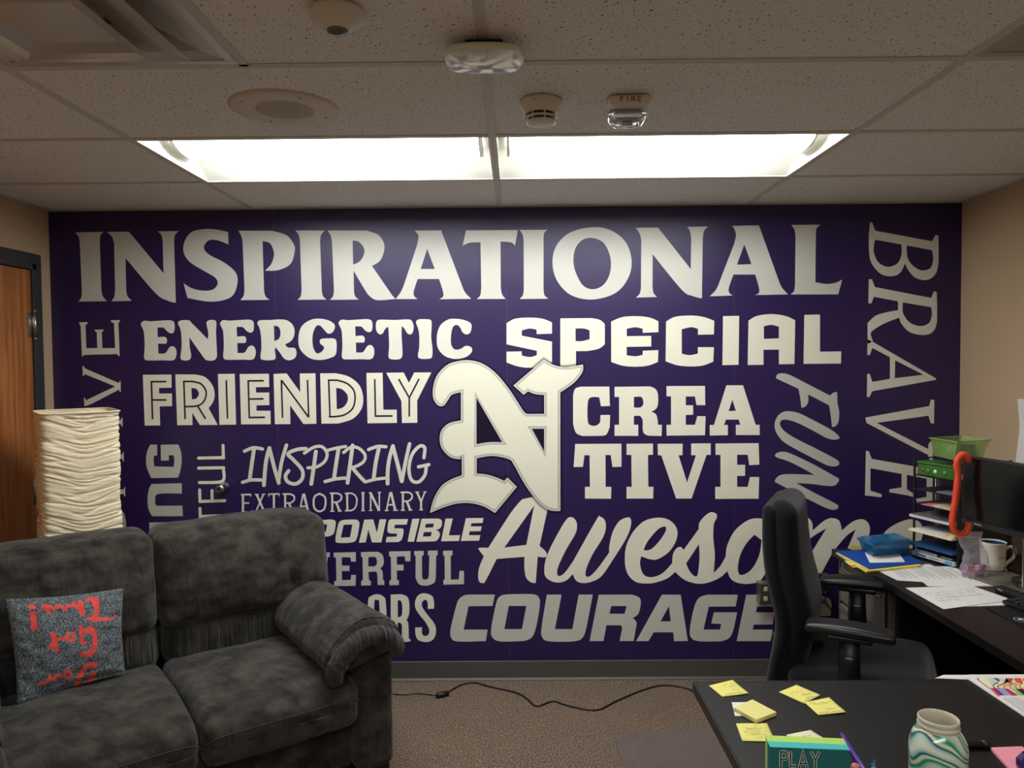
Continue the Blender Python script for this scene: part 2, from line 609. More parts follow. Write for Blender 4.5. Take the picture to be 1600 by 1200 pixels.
# ------------------------------------------------------------------ fluorescent troffers
M_lens = mat('lamp_lens', rgb(250, 248, 235), .4, emit=LAMP_COLOR+(1,), estr=LAMP_STRENGTH)
M_lens_fill = mat('added_fill_lens', rgb(250, 248, 235), .4, emit=LAMP_COLOR+(1,), estr=FILL_STRENGTH)
M_refl = mat('white_reflector', rgb(216, 214, 204), .45)
labels = ['recessed fluorescent light over the mural, left of the centre grid bar',
          'recessed fluorescent light over the mural, right of the centre grid bar',
          'added fill light unseen behind the viewer, left one', 'added fill light unseen behind the viewer, right one']
for li, (x0, x1, y0, y1) in enumerate(LIGHTS):
    cx, cy = (x0+x1)/2, (y0+y1)/2
    t = thing('ceiling_light', labels[li], 'light', (cx, cy, CEIL), 0, 'recessed fluorescent ceiling lights')
    hx, hy = (x1-x0)/2-.013, (y1-y0)/2-.013
    H = .085
    # reflector pan: curved cross section from rim up to the top
    prof = []
    for k in range(9):
        a = k/8
        prof.append((hy-a*.17, .001+H*math.sin(a*math.pi/2)))
    ny = len(prof); mb = MB()
    full = [(p, z) for p, z in prof]+[(-p, z) for p, z in prof[::-1]]
    vs = []
    for sx in (-hx, hx):
        vs += [(sx, p, z) for p, z in full]
    n = len(full)
    fs = [(i, i+1, i+1+n, i+n) for i in range(n-1)]
    mb.add(vs, fs, True)
    mb.add(vs, [tuple(range(n)), tuple(range(2*n-1, n-1, -1))], False)
    mb.build('reflector', M_refl, t)
    mb = MB()
    for s in (-1, 1):
        mb.box((0, s*(hy+.004), .001), (2*hx+.016, .012, .004), .001)
        mb.box((s*(hx+.004), 0, .001), (.012, 2*hy, .004), .001)
    mb.build('frame', M_refl, t)
    # basket lens: half ellipse hanging in the pan
    bx = hx-.045; bw = .125; bt = .056
    vs = []; fs = []; nseg = 16
    xsn = [-bx, -bx+.012]+[bx-.012, bx]
    for q, xx in enumerate(xsn):
        sc = .93 if q in (0, 3) else 1
        for k in range(nseg+1):
            a = math.pi*k/nseg
            vs.append((xx, bw*sc*math.cos(a), .082-bt*sc*math.sin(a)**.8))
    m_ = nseg+1
    for q in range(3):
        fs += [(q*m_+k, q*m_+k+1, (q+1)*m_+k+1, (q+1)*m_+k) for k in range(nseg)]
    mb = MB().add(vs, fs, True)
    mb.add(vs, [tuple(range(m_)), tuple(range(4*m_-1, 3*m_-1, -1))], False)
    mb.build('lens', M_lens if li < 2 else M_lens_fill, t)
    # end caps of the basket and the pan joint lines
    for s in (-1, 1):
        vv = []
        for xx in (s*(bx+.001), s*(bx+.012)):
            for k in range(nseg+1):
                a = math.pi*k/nseg
                vv.append((xx, (bw+.004)*math.cos(a), .083-(bt+.003)*math.sin(a)**.8))
        MB().add(vv, [(k, k+1, k+1+m_, k+m_) for k in range(nseg)]+[tuple(range(m_, 2*m_))], True).build('end_cap', M_refl, t)

# ------------------------------------------------------------------ air diffusers
M_vent = mat('satin_white_metal', rgb(196, 190, 188), .25, metal=.25)
M_vent2 = mat('matte_white_metal', rgb(176, 168, 156), .5)


def diffuser(v, label, m):
    cx, cy = (v[1]+v[2])/2, (v[3]+v[4])/2
    t = thing('ceiling_vent', label, 'air vent', (cx, cy, CEIL))
    h = T2/2-.012

    def ring(a0, z0, a1, z1):
        mb = MB()
        c = lambda a, z: [(-a, -a, z), (a, -a, z), (a, a, z), (-a, a, z)]
        A = c(a0, z0)+c(a0-(a0-a1)*.35, z0+(z1-z0)*.15)+c(a1, z1)
        f = []
        for q in (0, 4):
            f += [(q+i, q+(i+1) % 4, q+4+(i+1) % 4, q+4+i) for i in range(4)]
        return mb.add(A, f)
    mb = MB()
    for s in (-1, 1):
        mb.box((0, s*(h-.012), .002), (2*h, .024, .004), .001)
        mb.box((s*(h-.012), 0, .002), (.024, 2*h-.048, .004), .001)
    mb.build('frame', m, t)
    ring(h-.022, .002, h-.15, .036).build('cone', m, t)
    ring(h-.085, -.024, h-.205, .012).build('cone', m, t)
    ring(h-.150, -.044, h-.215, -.014).build('cone', m, t)
    MB().box((0, 0, -.022), (2*(h-.195), 2*(h-.195), .006), .002).build('centre_panel', m, t)
    mb = MB().box((0, 0, .05), (2*h-.01, 2*h-.01, .01)).build('back_plate', m, t)
    return t


tl = diffuser(VENTS[0], 'square stepped metal air diffuser at the upper left of the ceiling', M_vent)
diffuser(VENTS[1], 'pale square air diffuser at the right edge of the ceiling', M_vent2)

# ------------------------------------------------------------------ mural
for i, (a, b) in enumerate(((None, 432), (432, 792), (792, 1147), (1147, None))):
    x0 = XL if a is None else at(a, 560, 1, WALL).x+.0002
    x1 = XR if b is None else at(b, 560, 1, WALL).x-.0002
    y = WALL-.0005
    MB().add([(x0, y, BZ-.003), (x1, y, BZ-.003), (x1, y, CEIL), (x0, y, CEIL)], [(0, 1, 2, 3)]).build('mural_panel', M_purple, wall_back)


def crop(ox, oy, s, d=.0012):
    return lambda x, y: at(ox+x/s, oy+y/s, 1, WALL-d)


cA, cB, cC, cD = crop(100, 330, 4), crop(450, 330, 4), crop(800, 330, 4), crop(1150, 330, 4)
cE, cF, cG, cH = crop(100, 560, 4), crop(450, 560, 4), crop(800, 560, 4), crop(1150, 560, 4)
cI, cJ, cK = crop(450, 760, 4), crop(750, 760, 4), crop(1000, 760, 4)


def word(txt, m, groups):
    """groups: (tf, polys, strokes)"""
    for tf, polys, strokes in groups:
        printed('mural_lettering', wall_back, m, tf, polys, strokes, label=txt)


Aglyph = ["-25,92 143,88 262,420 285,475* 325,520 118,524 142,512* 144,480* 120,396 -16,396 -45,480* -40,512* -20,527 -165,532 -128,495* -110,460 -10,200 0,150* -8,115*",
          "52,208 97,331 6,334"]
word('light grey flared letters of INSPIRATIONAL', M_grey, [
    (cA, [["70,132 248,130 228,152* 224,200 233,480 242,530* 268,562 90,565 108,540* 112,500 98,190 90,158*"],
          ["268,130 405,128 622,388 617,190 610,150* 586,126 716,124 694,150* 688,190 699,572 650,560* 570,510* 384,292 389,490 396,530* 424,560 296,563 314,535* 320,490 313,200 300,160*"],
          ["1026,130 1028,208 960,182* 905,182* 874,225* 905,270* 1000,320* 1070,380* 1085,440* 1060,520* 1000,555* 900,565* 772,542 747,450 800,482* 870,497* 930,490* 960,455* 945,415* 870,370* 790,320* 749,262* 752,195* 790,135* 860,113* 940,113*"],
          ["1090,122 1300,122 1390,150* 1438,210* 1440,260* 1415,330* 1340,368* 1256,372 1295,330* 1313,270* 1300,220* 1280,196* 1241,187 1250,490 1258,530* 1284,554 1102,556 1122,530* 1128,490 1116,190 1108,155*"]], []),
    (cB, [["46,120 230,121 206,150* 201,190 211,490 218,530* 240,552 60,554 80,530* 85,490 75,190 68,150*"],
          ["246,121 490,121 560,145* 598,195* 600,250* 575,310* 525,342 650,525 672,548 560,556* 510,530* 480,490* 410,372 412,490 418,530* 442,552 262,554 282,530* 287,490 275,190 266,150*",
           "404,184 440,190* 472,225* 476,265* 450,312* 407,334"],
          ["792,121 957,120 1078,440 1105,505* 1145,548 945,550 968,535* 970,505* 944,424 810,424 786,500* 788,530* 809,549 673,549 705,505* 725,460 806,215 816,160* 808,140*",
           "870,235 917,361 829,361"],
          ["1112,120 1437,118 1418,216 1395,195* 1328,190 1330,480 1338,520* 1360,548 1180,549 1202,525* 1208,480 1203,194 1160,195* 1125,200* 1091,217"]], []),
    (cC, [["46,117 222,116 200,140* 197,190 197,490 203,525* 227,547 48,549 68,525* 74,490 73,190 66,145*"],
          ["500,100* 620,120* 715,200* 748,320* 720,430* 640,515* 500,552* 370,525* 285,440* 253,330* 275,220* 360,135*",
           "500,167* 570,195* 610,270* 618,350* 600,420* 560,470* 500,488* 445,465* 405,400* 384,320* 395,235* 440,180*"],
          ["772,104 913,102 1117,362 1120,170 1112,125* 1095,98 1224,95 1200,125* 1192,170 1187,545 1130,530* 1060,490* 879,268 878,470 884,510* 906,536 775,540 798,515* 806,480 808,180 798,140*"]], []),
    (cD, [Aglyph, ["346,86 528,84 503,110* 499,150 496,443 560,455* 620,448* 664,427 639,520 341,520 362,500* 369,460 372,150 365,115*"]], []),
])


def shifted(g, dx, dy):
    out = []
    for c in g:
        out.append(' '.join('%g,%g%s' % (x+dx, y+dy, '*' if s else '') for x, y, s in parse(c)))
    return out


Eg = ["480,705* 500,685* 540,688* 620,683* 670,683* 690,700* 690,745* 675,763* 650,755* 625,730* 610,727* 584,727 586,788 628,785* 643,800* 640,825* 625,828* 588,828 590,890 625,890* 640,880* 660,850* 685,845* 702,870* 700,910* 680,932* 620,932* 540,933* 510,930* 500,910* 504,850* 500,760* 490,730*"]
word('pale rounded serif letters of ENERGETIC', M_mid, [
    (cA, [Eg, ["712,700* 730,683* 780,682* 800,700* 898,800 902,760* 890,700* 905,682* 935,680* 952,695* 950,760* 955,860* 955,910* 935,932* 895,932* 870,910* 784,788 786,850* 795,905* 780,930* 745,932* 728,915* 735,850* 733,770* 725,730*"],
          shifted(Eg, 495, -4),
          ["1208,700* 1225,682* 1290,680* 1350,676* 1400,685* 1435,720* 1440,770* 1420,810* 1382,832 1400,852* 1440,855* 1453,880* 1445,915* 1410,932* 1375,920* 1350,885* 1322,850 1318,870* 1322,915* 1305,930* 1250,930* 1228,915* 1234,850* 1230,770* 1220,725*",
           "1312,716 1340,722* 1353,755* 1345,795* 1315,812"]], []),
    (cB, [["250,765* 225,740* 200,715* 175,720* 155,770* 155,840* 175,885* 200,885* 222,865* 222,845* 200,825* 205,800* 250,795* 290,797* 303,820* 300,890* 270,915* 200,930* 130,915* 75,860* 65,790* 85,720* 140,680* 200,672* 260,685* 293,715* 280,755*"],
          shifted(Eg, -164, -7),
          ["550,700* 565,680* 600,678* 670,680* 740,676* 770,682* 785,715* 780,755* 765,770* 745,762* 728,735* 712,722* 710,780* 715,860* 714,905* 695,925* 645,925* 628,908* 632,850* 630,780* 625,725* 605,740* 590,765* 570,768* 552,745*"],
          ["800,695* 815,677* 860,675* 892,680* 898,710* 895,790* 903,860* 900,910* 880,922* 830,922* 812,905* 820,850* 820,770* 812,730*"],
          ["1040,672* 1100,680* 1145,705* 1140,755* 1115,770* 1090,755* 1075,725* 1052,710* 1028,730* 1018,790* 1022,840* 1045,865* 1080,860* 1110,842* 1145,850* 1148,880* 1110,912* 1050,924* 980,905* 935,850* 932,770* 955,710* 1000,678*"]], []),
])
f1, f2 = crop(220, 575, 6.957), crop(440, 575, 6.667)
word('cream block letters of FRIENDLY', M_cream, [
    (f1, [["22,74 334,71 334,214 196,217 200,278 339,277 341,414 205,418 211,624 42,626"],
          ["375,70 590,70 700,100* 780,190* 803,290* 785,370* 737,437 836,618 642,620 560,485 562,620 396,622",
           "550,220 600,225* 632,275* 605,330* 555,340"],
          ["838,65 1021,63 1036,615 855,618"],
          ["1075,66 1392,62 1396,206 1250,209 1254,268 1396,266 1398,403 1258,406 1258,465 1410,465 1412,611 1090,613"]], []),
    (f2, [["-84,62 52,56 194,252 190,58 353,55 362,580 228,584 88,388 92,584 -70,586"],
          ["402,56 560,54 700,90* 810,180* 850,310* 830,430* 740,530* 590,578 415,580",
           "568,207 630,222* 685,280* 685,350* 640,410* 575,430"],
          ["884,52 1052,50 1060,434 1199,434 1201,572 895,576"],
          ["1090,50 1272,47 1326,155 1382,47 1560,46 1412,340 1414,570 1254,573 1248,345"]], [])])
g1, g2 = crop(220, 575, 6.957, .0018), crop(440, 575, 6.667, .0018)
word('thin dark inline strokes inside FRIENDLY', M_inline, [
    (g1, [], [(18, s, False) for s in ("106,149 278,148", "115,140 128,558", "125,347 278,347", "468,138 482,555",
                                       "459,146 560,146 650,170* 700,230* 710,295* 680,370* 610,412* 486,420", "620,415 704,553",
                                       "929,133 943,550", "1158,140 1337,138", "1168,133 1180,547", "1180,337 1334,335", "1172,538 1350,535")]),
    (g2, [], [(17, s, False) for s in ("270,122 282,515", "0,128 281,512", "-2,125 10,520", "490,120 505,515",
                                       "483,127 580,127 680,160* 750,230* 765,320* 740,420* 660,485* 570,505* 492,507",
                                       "970,115 978,508", "970,501 1155,499", "1220,115 1330,310", "1432,113 1330,310", "1330,300 1330,506")])])
word('cream square letters of SPECIAL', M_cream, [
    (cB, [["1366,700 1420,672* 1510,665* 1590,672* 1650,695 1650,765 1555,768 1553,740 1510,733* 1461,745 1461,778 1650,815 1650,945 1590,970* 1500,978* 1430,968* 1366,945 1366,878 1460,876 1461,902 1510,912* 1555,900 1555,872 1366,832"]], []),
    (cC, [["302,670 500,668 550,680* 580,705 580,832 540,860* 470,874 400,874 400,972 302,972",
           "397,733 450,733* 485,745 485,800 440,812* 397,812"],
          ["620,690 690,662* 780,656* 860,665* 915,688 915,756 817,760 817,735 770,725* 717,735 717,781 870,779 870,845 717,848 717,900 770,907* 817,898 817,872 915,868 912,942 850,965* 770,972* 690,965* 620,942"],
          ["963,690 1020,660* 1120,652* 1200,662* 1264,685 1262,770 1162,772 1162,735 1120,725* 1061,738 1061,890 1110,900* 1162,890 1162,850 1262,850 1258,940 1190,965* 1110,970* 1030,962* 960,938"],
          ["1319,656 1420,654 1416,960 1315,962"]], []),
    (cD, [["78,684 130,655* 220,643* 310,655* 370,682 365,955 268,957 268,865 172,866 172,960 73,961",
           "174,720 220,710* 268,722 268,795 174,798"],
          ["427,648 525,646 525,878 658,876 656,952 422,954"]], [])])
word('cream slab serif letters of CREATIVE in two lines', M_cream, [
    (cG, [["382,230 395,190* 430,177 608,176 612,297 556,299 545,243 495,243* 474,275* 474,395* 500,420* 530,418* 551,400 553,354 613,353 611,430 590,475* 560,484 440,485 400,465* 382,410"],
          ["641,178 860,175 895,190* 912,225* 912,285* 900,315* 872,333 900,350* 910,385* 912,415 937,415 935,485 850,483 820,460* 817,385 800,360* 762,360 762,415 789,415 789,484 641,484 641,415 669,415 669,241 641,241",
           "762,241 805,240* 819,260* 819,290* 800,307* 762,307"],
          ["966,173 1206,172 1208,292 1153,292 1143,238 1086,238 1086,293 1132,293 1132,352 1086,353 1086,415 1143,415 1158,361 1210,361 1206,480 966,483 966,415 994,415 994,237 966,237"],
          ["1340,168 1444,168 1523,415 1548,415 1548,479 1399,479 1399,415 1427,415 1417,382 1337,383 1325,416 1349,416 1349,480 1236,482 1236,416 1262,416",
           "1377,259 1399,327 1354,329"],
          ["395,535 684,533 684,677 628,679 617,604 584,604 585,803 621,803 619,877 456,876 456,803 487,803 485,605 453,605 443,678 385,679"],
          ["716,534 881,532 881,602 850,603 852,803 884,803 882,876 716,876 716,803 748,803 746,603 716,603"],
          ["910,534 1067,533 1065,605 1041,605 1094,775 1150,605 1120,605 1120,532 1242,531 1242,603 1216,603 1122,876 1026,876 933,606 912,605"],
          ["1272,532 1541,530 1546,664 1483,667 1473,602 1407,602 1407,665 1457,665 1457,734 1407,735 1407,803 1473,803 1487,741 1545,741 1541,877 1270,878 1270,803 1303,803 1303,603 1272,603"]], [])])
i5 = crop(360, 680, 5)
word('pale handwritten letters of INSPIRING', M_mid, [(i5, [], [
    (26, "110,125 180,98* 250,108"), (30, "185,105 165,240* 150,350"), (26, "95,368 160,350* 240,350"),
    (30, "262,390 272,260* 285,170* 305,100"), (30, "305,105 345,260* 378,372"), (28, "375,370 400,210* 438,78"),
    (28, "590,105 520,112* 450,145* 490,190* 560,270* 560,340* 510,380* 450,365* 430,320* 455,278"),
    (30, "668,128 650,260* 632,380"), (24, "578,140 650,95* 715,90* 755,140* 740,200* 680,245* 605,255"),
    (24, "745,122 830,100* 900,88"), (30, "845,105 825,230* 810,335"), (26, "740,362 820,342* 895,335"),
    (30, "955,80 935,230* 915,372"), (24, "885,135 940,95* 1000,100* 1050,150* 1045,200* 1000,235* 945,255"), (28, "950,250 1000,310* 1050,362"),
    (26, "1080,112 1150,88* 1215,90"), (30, "1160,100 1135,220* 1120,335"), (24, "1055,365 1130,345* 1210,335"),
    (30, "1228,378 1230,270* 1245,170* 1270,85"), (30, "1270,90 1310,240* 1338,358"), (28, "1340,360 1370,200* 1400,68"),
    (26, "1512,175 1518,100* 1480,85* 1420,150* 1395,260* 1415,350* 1470,365* 1520,310* 1530,240"), (26, "1470,247 1550,230")])])


def shs(lst, dx, dy):
    return [(s[0], shifted([s[1]], dx, dy)[0])+tuple(s[2:]) for s in lst]


tR = [(16, "428,458 428,600", False), (13, "414,460 470,460 496,475* 498,505* 470,528* 430,530"), (18, "458,530 486,600", False), (9, "412,600 444,600", False), (9, "472,600 502,597", False)]
tA = [(12, "568,458 540,600", False), (19, "574,456 608,598", False), (12, "552,556 600,555", False), (9, "526,600 556,600", False), (9, "592,599 630,598", False)]
word('thin pale serif letters of EXTRAORDINARY', M_mid, [(i5, [], [
    (17, "98,462 98,605", False), (12, "82,465 160,463", False), (12, "98,530 148,530", False), (12, "85,601 170,601", False), (7, "158,458 158,480", False), (7, "168,586 168,608", False),
    (18, "205,462 265,600", False), (12, "258,462 197,602", False), (8, "190,462 222,462", False), (8, "245,461 274,461", False), (8, "185,603 212,603", False), (8, "248,602 284,602", False),
    (17, "340,460 340,602", False), (12, "296,461 384,459", False), (7, "299,460 299,480", False), (7, "381,458 381,478", False), (8, "322,602 358,601", False)]
    + tR + tA + [(15, "697,457* 736,480* 744,525* 733,575* 697,595* 660,575* 650,527* 660,478* 697,457")] + shs(tR, 368, -6) + [
    (16, "912,453 914,592", False), (12, "898,455 950,455* 982,482* 988,522* 974,568* 945,588 900,590"),
    (17, "1036,448 1036,590", False), (8, "1022,448 1050,448", False), (8, "1022,590 1050,589", False),
    (11, "1096,450 1096,588", False), (18, "1094,448 1162,590", False), (11, "1164,448 1164,590", False), (8, "1082,449 1104,449", False), (8, "1150,447 1178,447", False), (8, "1084,588 1110,587", False)]
    + shs(tA, 680, -12) + shs(tR, 920, -14) + [
    (16, "1458,444 1490,520 1490,582", False), (12, "1520,442 1490,522", False), (8, "1444,444 1474,444", False), (8, "1508,442 1534,442", False), (8, "1475,583 1505,583", False)])])
word('cream slanted letters of RESPONSIBLE beside the sofa back', M_cream, [(cI, [
    ["-150,216 -20,214 0,228* -2,250* -20,270 0,290 -10,330 -60,330 -50,300 -90,300 -96,330 -180,330"],
    ["20,215 130,214 124,240 64,242 60,258 118,258 112,282 56,284 50,306 112,306 106,335 -6,335"],
    ["150,215 270,206 295,215* 298,235* 288,290* 262,310* 220,315 190,315 184,352 112,352", "180,240 245,237 236,284 170,287"],
    ["330,215* 360,208 425,208* 445,225* 445,250* 430,325* 400,350* 310,352* 297,335* 300,300* 315,235*", "348,240 402,238 388,318 330,320"],
    ["477,208 532,206 556,290 573,206 615,205 583,350 525,350 502,270 486,350 443,352"],
    ["645,205 750,204 742,238 668,240 664,262 715,264* 722,285* 712,330* 690,348 610,349 617,316 678,314 682,295 640,293* 622,280* 625,235* 632,212*"],
    ["777,203 822,202 788,345 747,346"],
    ["835,202 940,201 960,212* 962,240* 950,262* 925,272 945,285* 948,310* 930,338* 905,344 802,346", "862,234 912,232 907,256 857,258", "849,286 898,285 893,312 843,314"],
    ["985,201 1030,200 1005,306 1076,305 1068,341 957,343"],
    ["1112,199 1222,197 1216,228 1146,231 1142,250 1210,250 1204,279 1135,281 1130,305 1202,305 1194,339 1080,341"]], [])])
word('light grey slab letters of POWERFUL beside the sofa back', M_grey, [(cI, [
    ["130,414 262,412 262,440 250,442 225,620 190,620 175,540 160,620 120,620"],
    ["285,414 424,411 424,470 394,470 390,443 336,443 336,495 384,495 384,529 336,529 338,586 392,584 395,554 425,553 422,621 288,623 288,594 302,590 300,446 285,442"],
    ["456,411 560,408 588,425* 598,455* 596,490* 575,515 590,530* 594,585 602,590 602,616 560,616 557,545* 545,532 502,534 506,586 518,590 518,618 457,620 457,590 468,586 466,443 456,440", "502,442 545,442* 555,462* 555,485* 540,500 502,500"],
    ["632,407 766,404 764,468 734,468 730,437 680,438 680,490 722,490 722,525 680,526 681,584 693,588 693,616 634,618 634,589 645,585 643,440 632,437"],
    ["789,404 848,403 848,430 837,434 838,560 845,580* 870,580* 880,560 884,433 874,430 874,402 935,401 935,430 926,433 924,560 915,600* 870,620* 820,612* 797,570 798,434 789,430"],
    ["969,403 1028,401 1028,430 1017,434 1018,583 1068,581 1072,528 1100,528 1100,611 971,614 971,586 980,582 979,434 969,430"]], [])])
word('cream condensed letters ORS beside the sofa arm', M_cream, [(cI, [
    ["500,720* 520,685* 560,674* 598,690* 612,730* 612,900* 560,965* 505,900*", "540,725* 555,712* 570,725* 572,900* 555,925* 540,900*"],
    ["642,676 710,674 745,690* 758,730* 756,800* 740,835 752,860* 755,950 766,958 766,968 720,970* 712,930* 712,870* 700,852 686,852 686,970 642,972", "686,712 705,716* 714,750* 712,800* 700,816 686,816"],
    ["858,668* 900,685* 912,720* 912,765 874,765 872,725* 858,708* 838,725* 840,755* 870,800* 910,850* 925,890* 918,940* 890,968* 850,972* 812,958* 797,925* 795,882 838,880 838,920* 855,935* 878,925* 882,895* 860,850* 820,800* 795,755* 797,710* 820,676*"]], [])])
aw = crop(740, 780, 5)
word('large cream brush script letters of Awesome', M_cream, [
    (aw, [["380,0 310,80* 220,215* 115,380 45,380* 42,395* 80,445 45,530* 35,600* 45,645* 75,655* 95,635* 180,467 397,450 397,540* 410,610* 445,648* 485,655 501,448 550,455* 572,440* 560,405* 515,365 578,80 480,-20", "473,50 412,357 240,378"],
          ["765,140* 800,170* 808,220* 790,280* 720,400* 660,530* 655,590* 680,598* 720,565* 780,480 960,160* 990,138* 1025,165* 1033,225* 1010,300* 930,430* 880,545* 878,600* 910,600* 970,540* 1060,415 1060,370* 1085,260* 1135,175* 1190,145* 1225,150* 1228,210* 1190,310* 1090,470* 1000,600* 920,645* 850,655* 800,635* 775,585 730,630* 680,650* 620,645* 565,610* 552,550* 570,450* 630,320* 720,165*"]], []),
    (cK, [["120,195* 190,215* 232,270* 225,340* 180,410* 110,455* 60,455* 8,437 0,480* 15,540* 50,566* 100,562* 150,535* 202,478 205,430* 225,390* 255,378* 272,398 368,265 370,230* 400,190* 440,162* 475,170* 480,195* 462,235* 458,320* 468,430* 460,540 500,500* 535,440 545,370* 590,280* 660,220* 720,200* 790,215* 830,300* 820,450* 760,580* 690,608* 620,605* 570,580* 545,530 500,570* 430,600* 360,608* 280,585* 220,535 170,575* 100,600* 40,607* -30,595* -80,540* -95,460* -85,370* -40,280* 30,215*",
           "158,252* 162,275* 130,330* 80,385* 45,400* 22,397 50,340* 110,270* 145,252*",
           "368,362 372,450* 360,550* 340,560* 310,530* 288,482",
           "715,302 760,335 745,430* 700,515* 650,550* 620,548* 612,500* 630,420* 670,350*"],
          ["900,420 940,280* 1000,215* 1045,195* 1075,225* 1080,275 1150,215* 1200,198* 1245,215* 1262,275 1330,220* 1390,205* 1430,235* 1435,290* 1405,370* 1350,480* 1310,600 1240,600 1270,460* 1348,270 1290,310* 1205,410 1130,550* 1095,610* 1050,600* 1040,540* 1055,440 1165,262 1085,310* 1020,362 980,430* 930,600 860,600"],
          ["1500,330 1545,270* 1620,225* 1700,205* 1760,240* 1760,330* 1700,430* 1600,470* 1560,600 1500,600 1470,450*"]], [])])
word('light grey slanted letters of COURAGEOUS', M_grey, [
    (cI, [["1045,770* 1065,710* 1100,682* 1140,676 1293,676 1278,747 1128,749 1098,895 1248,895 1236,967 1060,969* 1020,945* 1015,900* 1030,830*"]], []),
    (cJ, [["140,680* 190,674 330,674* 368,695* 374,740* 355,860* 330,935* 290,962* 240,968 120,968* 75,940* 70,890* 90,780* 110,705*", "180,747 290,747 262,892 152,892"],
          ["418,677 510,676 468,892 577,892 617,676 705,676 668,870 645,940* 590,968* 430,968* 388,940* 385,880*"],
          ["742,677 950,676 995,695* 1005,730* 990,795* 955,822 978,850* 972,900* 960,966 872,966 888,890* 880,868 790,868 772,966 685,967", "820,748 916,748 904,796 809,796"],
          ["1137,677 1254,677 1299,966 1213,967 1207,912 1086,912 1052,967 976,967", "1181,748 1192,843 1128,844"]], []),
    (cK, [["612,677 598,750 430,752 397,895 500,895 508,860 445,857 462,787 607,787 585,890* 560,945* 510,968 370,968* 320,945* 312,890* 335,770* 365,700* 420,677"],
          ["664,677 860,677 845,750 732,752 724,787 840,787 828,862 712,864 704,895 830,895 815,967 604,967"],
          ["1040,690 1160,690* 1196,730* 1190,810 1104,810 1112,750 1040,750"]], [])])
word('pale serif letters of BRAVE running down the right side', M_mid, [
    (cD, [["838,70 852,72 870,122 1226,188 1246,150 1265,152 1265,320* 1245,395* 1190,430* 1120,415* 1075,365* 1057,325 1030,380* 985,405* 910,395* 850,330* 832,260* 830,150",
           "870,178 1034,208 1034,270* 1010,325* 950,348* 890,320* 862,260* 862,210", "1067,214 1225,244 1232,300* 1215,355* 1160,370* 1105,340* 1072,290*"],
          ["830,424 850,426 868,474 1220,542 1237,500 1254,505 1257,640* 1250,720* 1215,765* 1155,773* 1085,755* 1035,705* 1020,665 920,705* 850,750* 842,772 855,815 822,830 822,700 870,655* 940,632* 1013,618 1013,563 862,535 846,577 827,576",
           "1043,570 1220,600 1224,650* 1205,700* 1150,718* 1085,695* 1045,640* 1041,600"],
          ["822,800 852,815 1250,1045 1250,1054 852,1125 833,1163 818,1160 820,1016 836,1018 852,1067 962,1048 962,912 852,855 836,900 820,897", "995,932 1172,1022 992,1044"]], []),
    (cH, [["808,370 1207,298 1218,258 1240,260 1237,408 1217,405 1203,358 880,403 1200,566 1205,530 1225,515 1232,560 1230,645 1212,642 1200,603 815,403"],
          ["812,577 830,580 848,628 1190,688 1212,652 1230,655 1228,905 1130,898 1125,878 1190,866 1192,752 1068,728 1068,818 1110,845 1108,866 1080,858 958,836 960,818 1035,806 1035,722 840,686 840,826 912,850 908,868 806,856"]], [])])
fu = crop(1200, 580, 5.455)
word('light grey brush letters of FUN running downwards', M_silverp, [(fu, [
    ["70,55* 80,28* 115,18* 180,30* 300,90 528,208 555,185* 585,178* 590,200* 592,270* 607,350* 600,430* 575,468* 545,475 535,380* 520,290 343,198 343,260* 320,300* 285,313 275,230* 260,150 85,68*"],
    ["608,560* 590,580* 550,583* 490,565* 400,515* 250,440* 160,413* 115,420* 103,455* 140,510* 230,570* 400,655 570,745* 605,775* 600,800* 560,812* 500,800* 400,750* 220,655* 120,590* 65,510* 58,440* 85,380* 130,348* 190,342* 270,360* 400,425* 540,500*"],
    ["60,715* 80,695* 130,687* 200,705* 380,790 560,890* 605,920* 590,955* 555,978* 480,975* 380,962* 240,953 400,1040 560,1120* 600,1150* 585,1175* 540,1180* 460,1150* 300,1070 100,965* 62,945* 65,920* 95,890* 150,878* 250,878* 395,884 300,830* 180,770* 90,740* 65,728*"]], [])])
word('pale serif letters running up the left side beside the paper lamp', M_mid, [
    (cA, [["96,695 147,693 147,703 134,712 140,856 208,855 205,757 192,748 192,741 247,739 247,748 236,757 240,856 320,855 312,700 293,690 293,682 349,680 349,690 340,700 348,905 340,905 333,893 126,898 118,908 112,905 110,850 104,715 96,705"]], []),
    (cE, [["115,48 122,48 130,62 345,155 348,140 354,140 355,210 348,208 344,195 170,285 128,300 124,245 131,247 136,262 320,175 130,98 124,110 118,110"],
          ["130,384 356,384 360,370 366,370 367,427 361,427 356,412 130,416"],
          ["130,600 364,600 368,585 373,585 374,645 368,645 364,628 130,632"],
          ["130,818 373,818 377,805 382,805 383,862 377,862 373,848 130,850"]], [])])
word('light grey bold letters ING running up above the sofa', M_silverp, [(cE, [
    ["540,538 582,540 583,606 562,608 560,640* 565,675 685,678 690,640* 685,605 655,605 655,638 606,638 604,540 715,538 732,590* 735,650* 725,710* 712,745 545,748 520,690* 512,640* 520,580*"],
    ["548,785 736,780 737,845 590,847* 570,885* 575,918* 600,922 740,920 743,986 550,986 528,940* 522,880* 530,820*"],
    ["532,1026 745,1022 747,1090 535,1092"]], [])])
word('thin cream letters TFUL running up above the sofa', M_cream, [(cE, [], [
    (19, "841,623 998,620"), (19, "996,622 994,544"), (19, "841,686 998,683"), (19, "846,776 970,773* 1000,750* 996,690"), (19, "848,822 850,895"), (19, "850,894 1004,889"),
    (19, "925,826 926,890"), (19, "850,938 853,1035"), (19, "852,987 1006,983"), (16, "852,1066 866,1072 885,1072")])])
word('pale lavender curve behind the foot of the paper lamp', M_silverp, [(cE, [["345,950 370,960* 386,1010* 388,1080* 380,1140* 340,1150"]], [])])

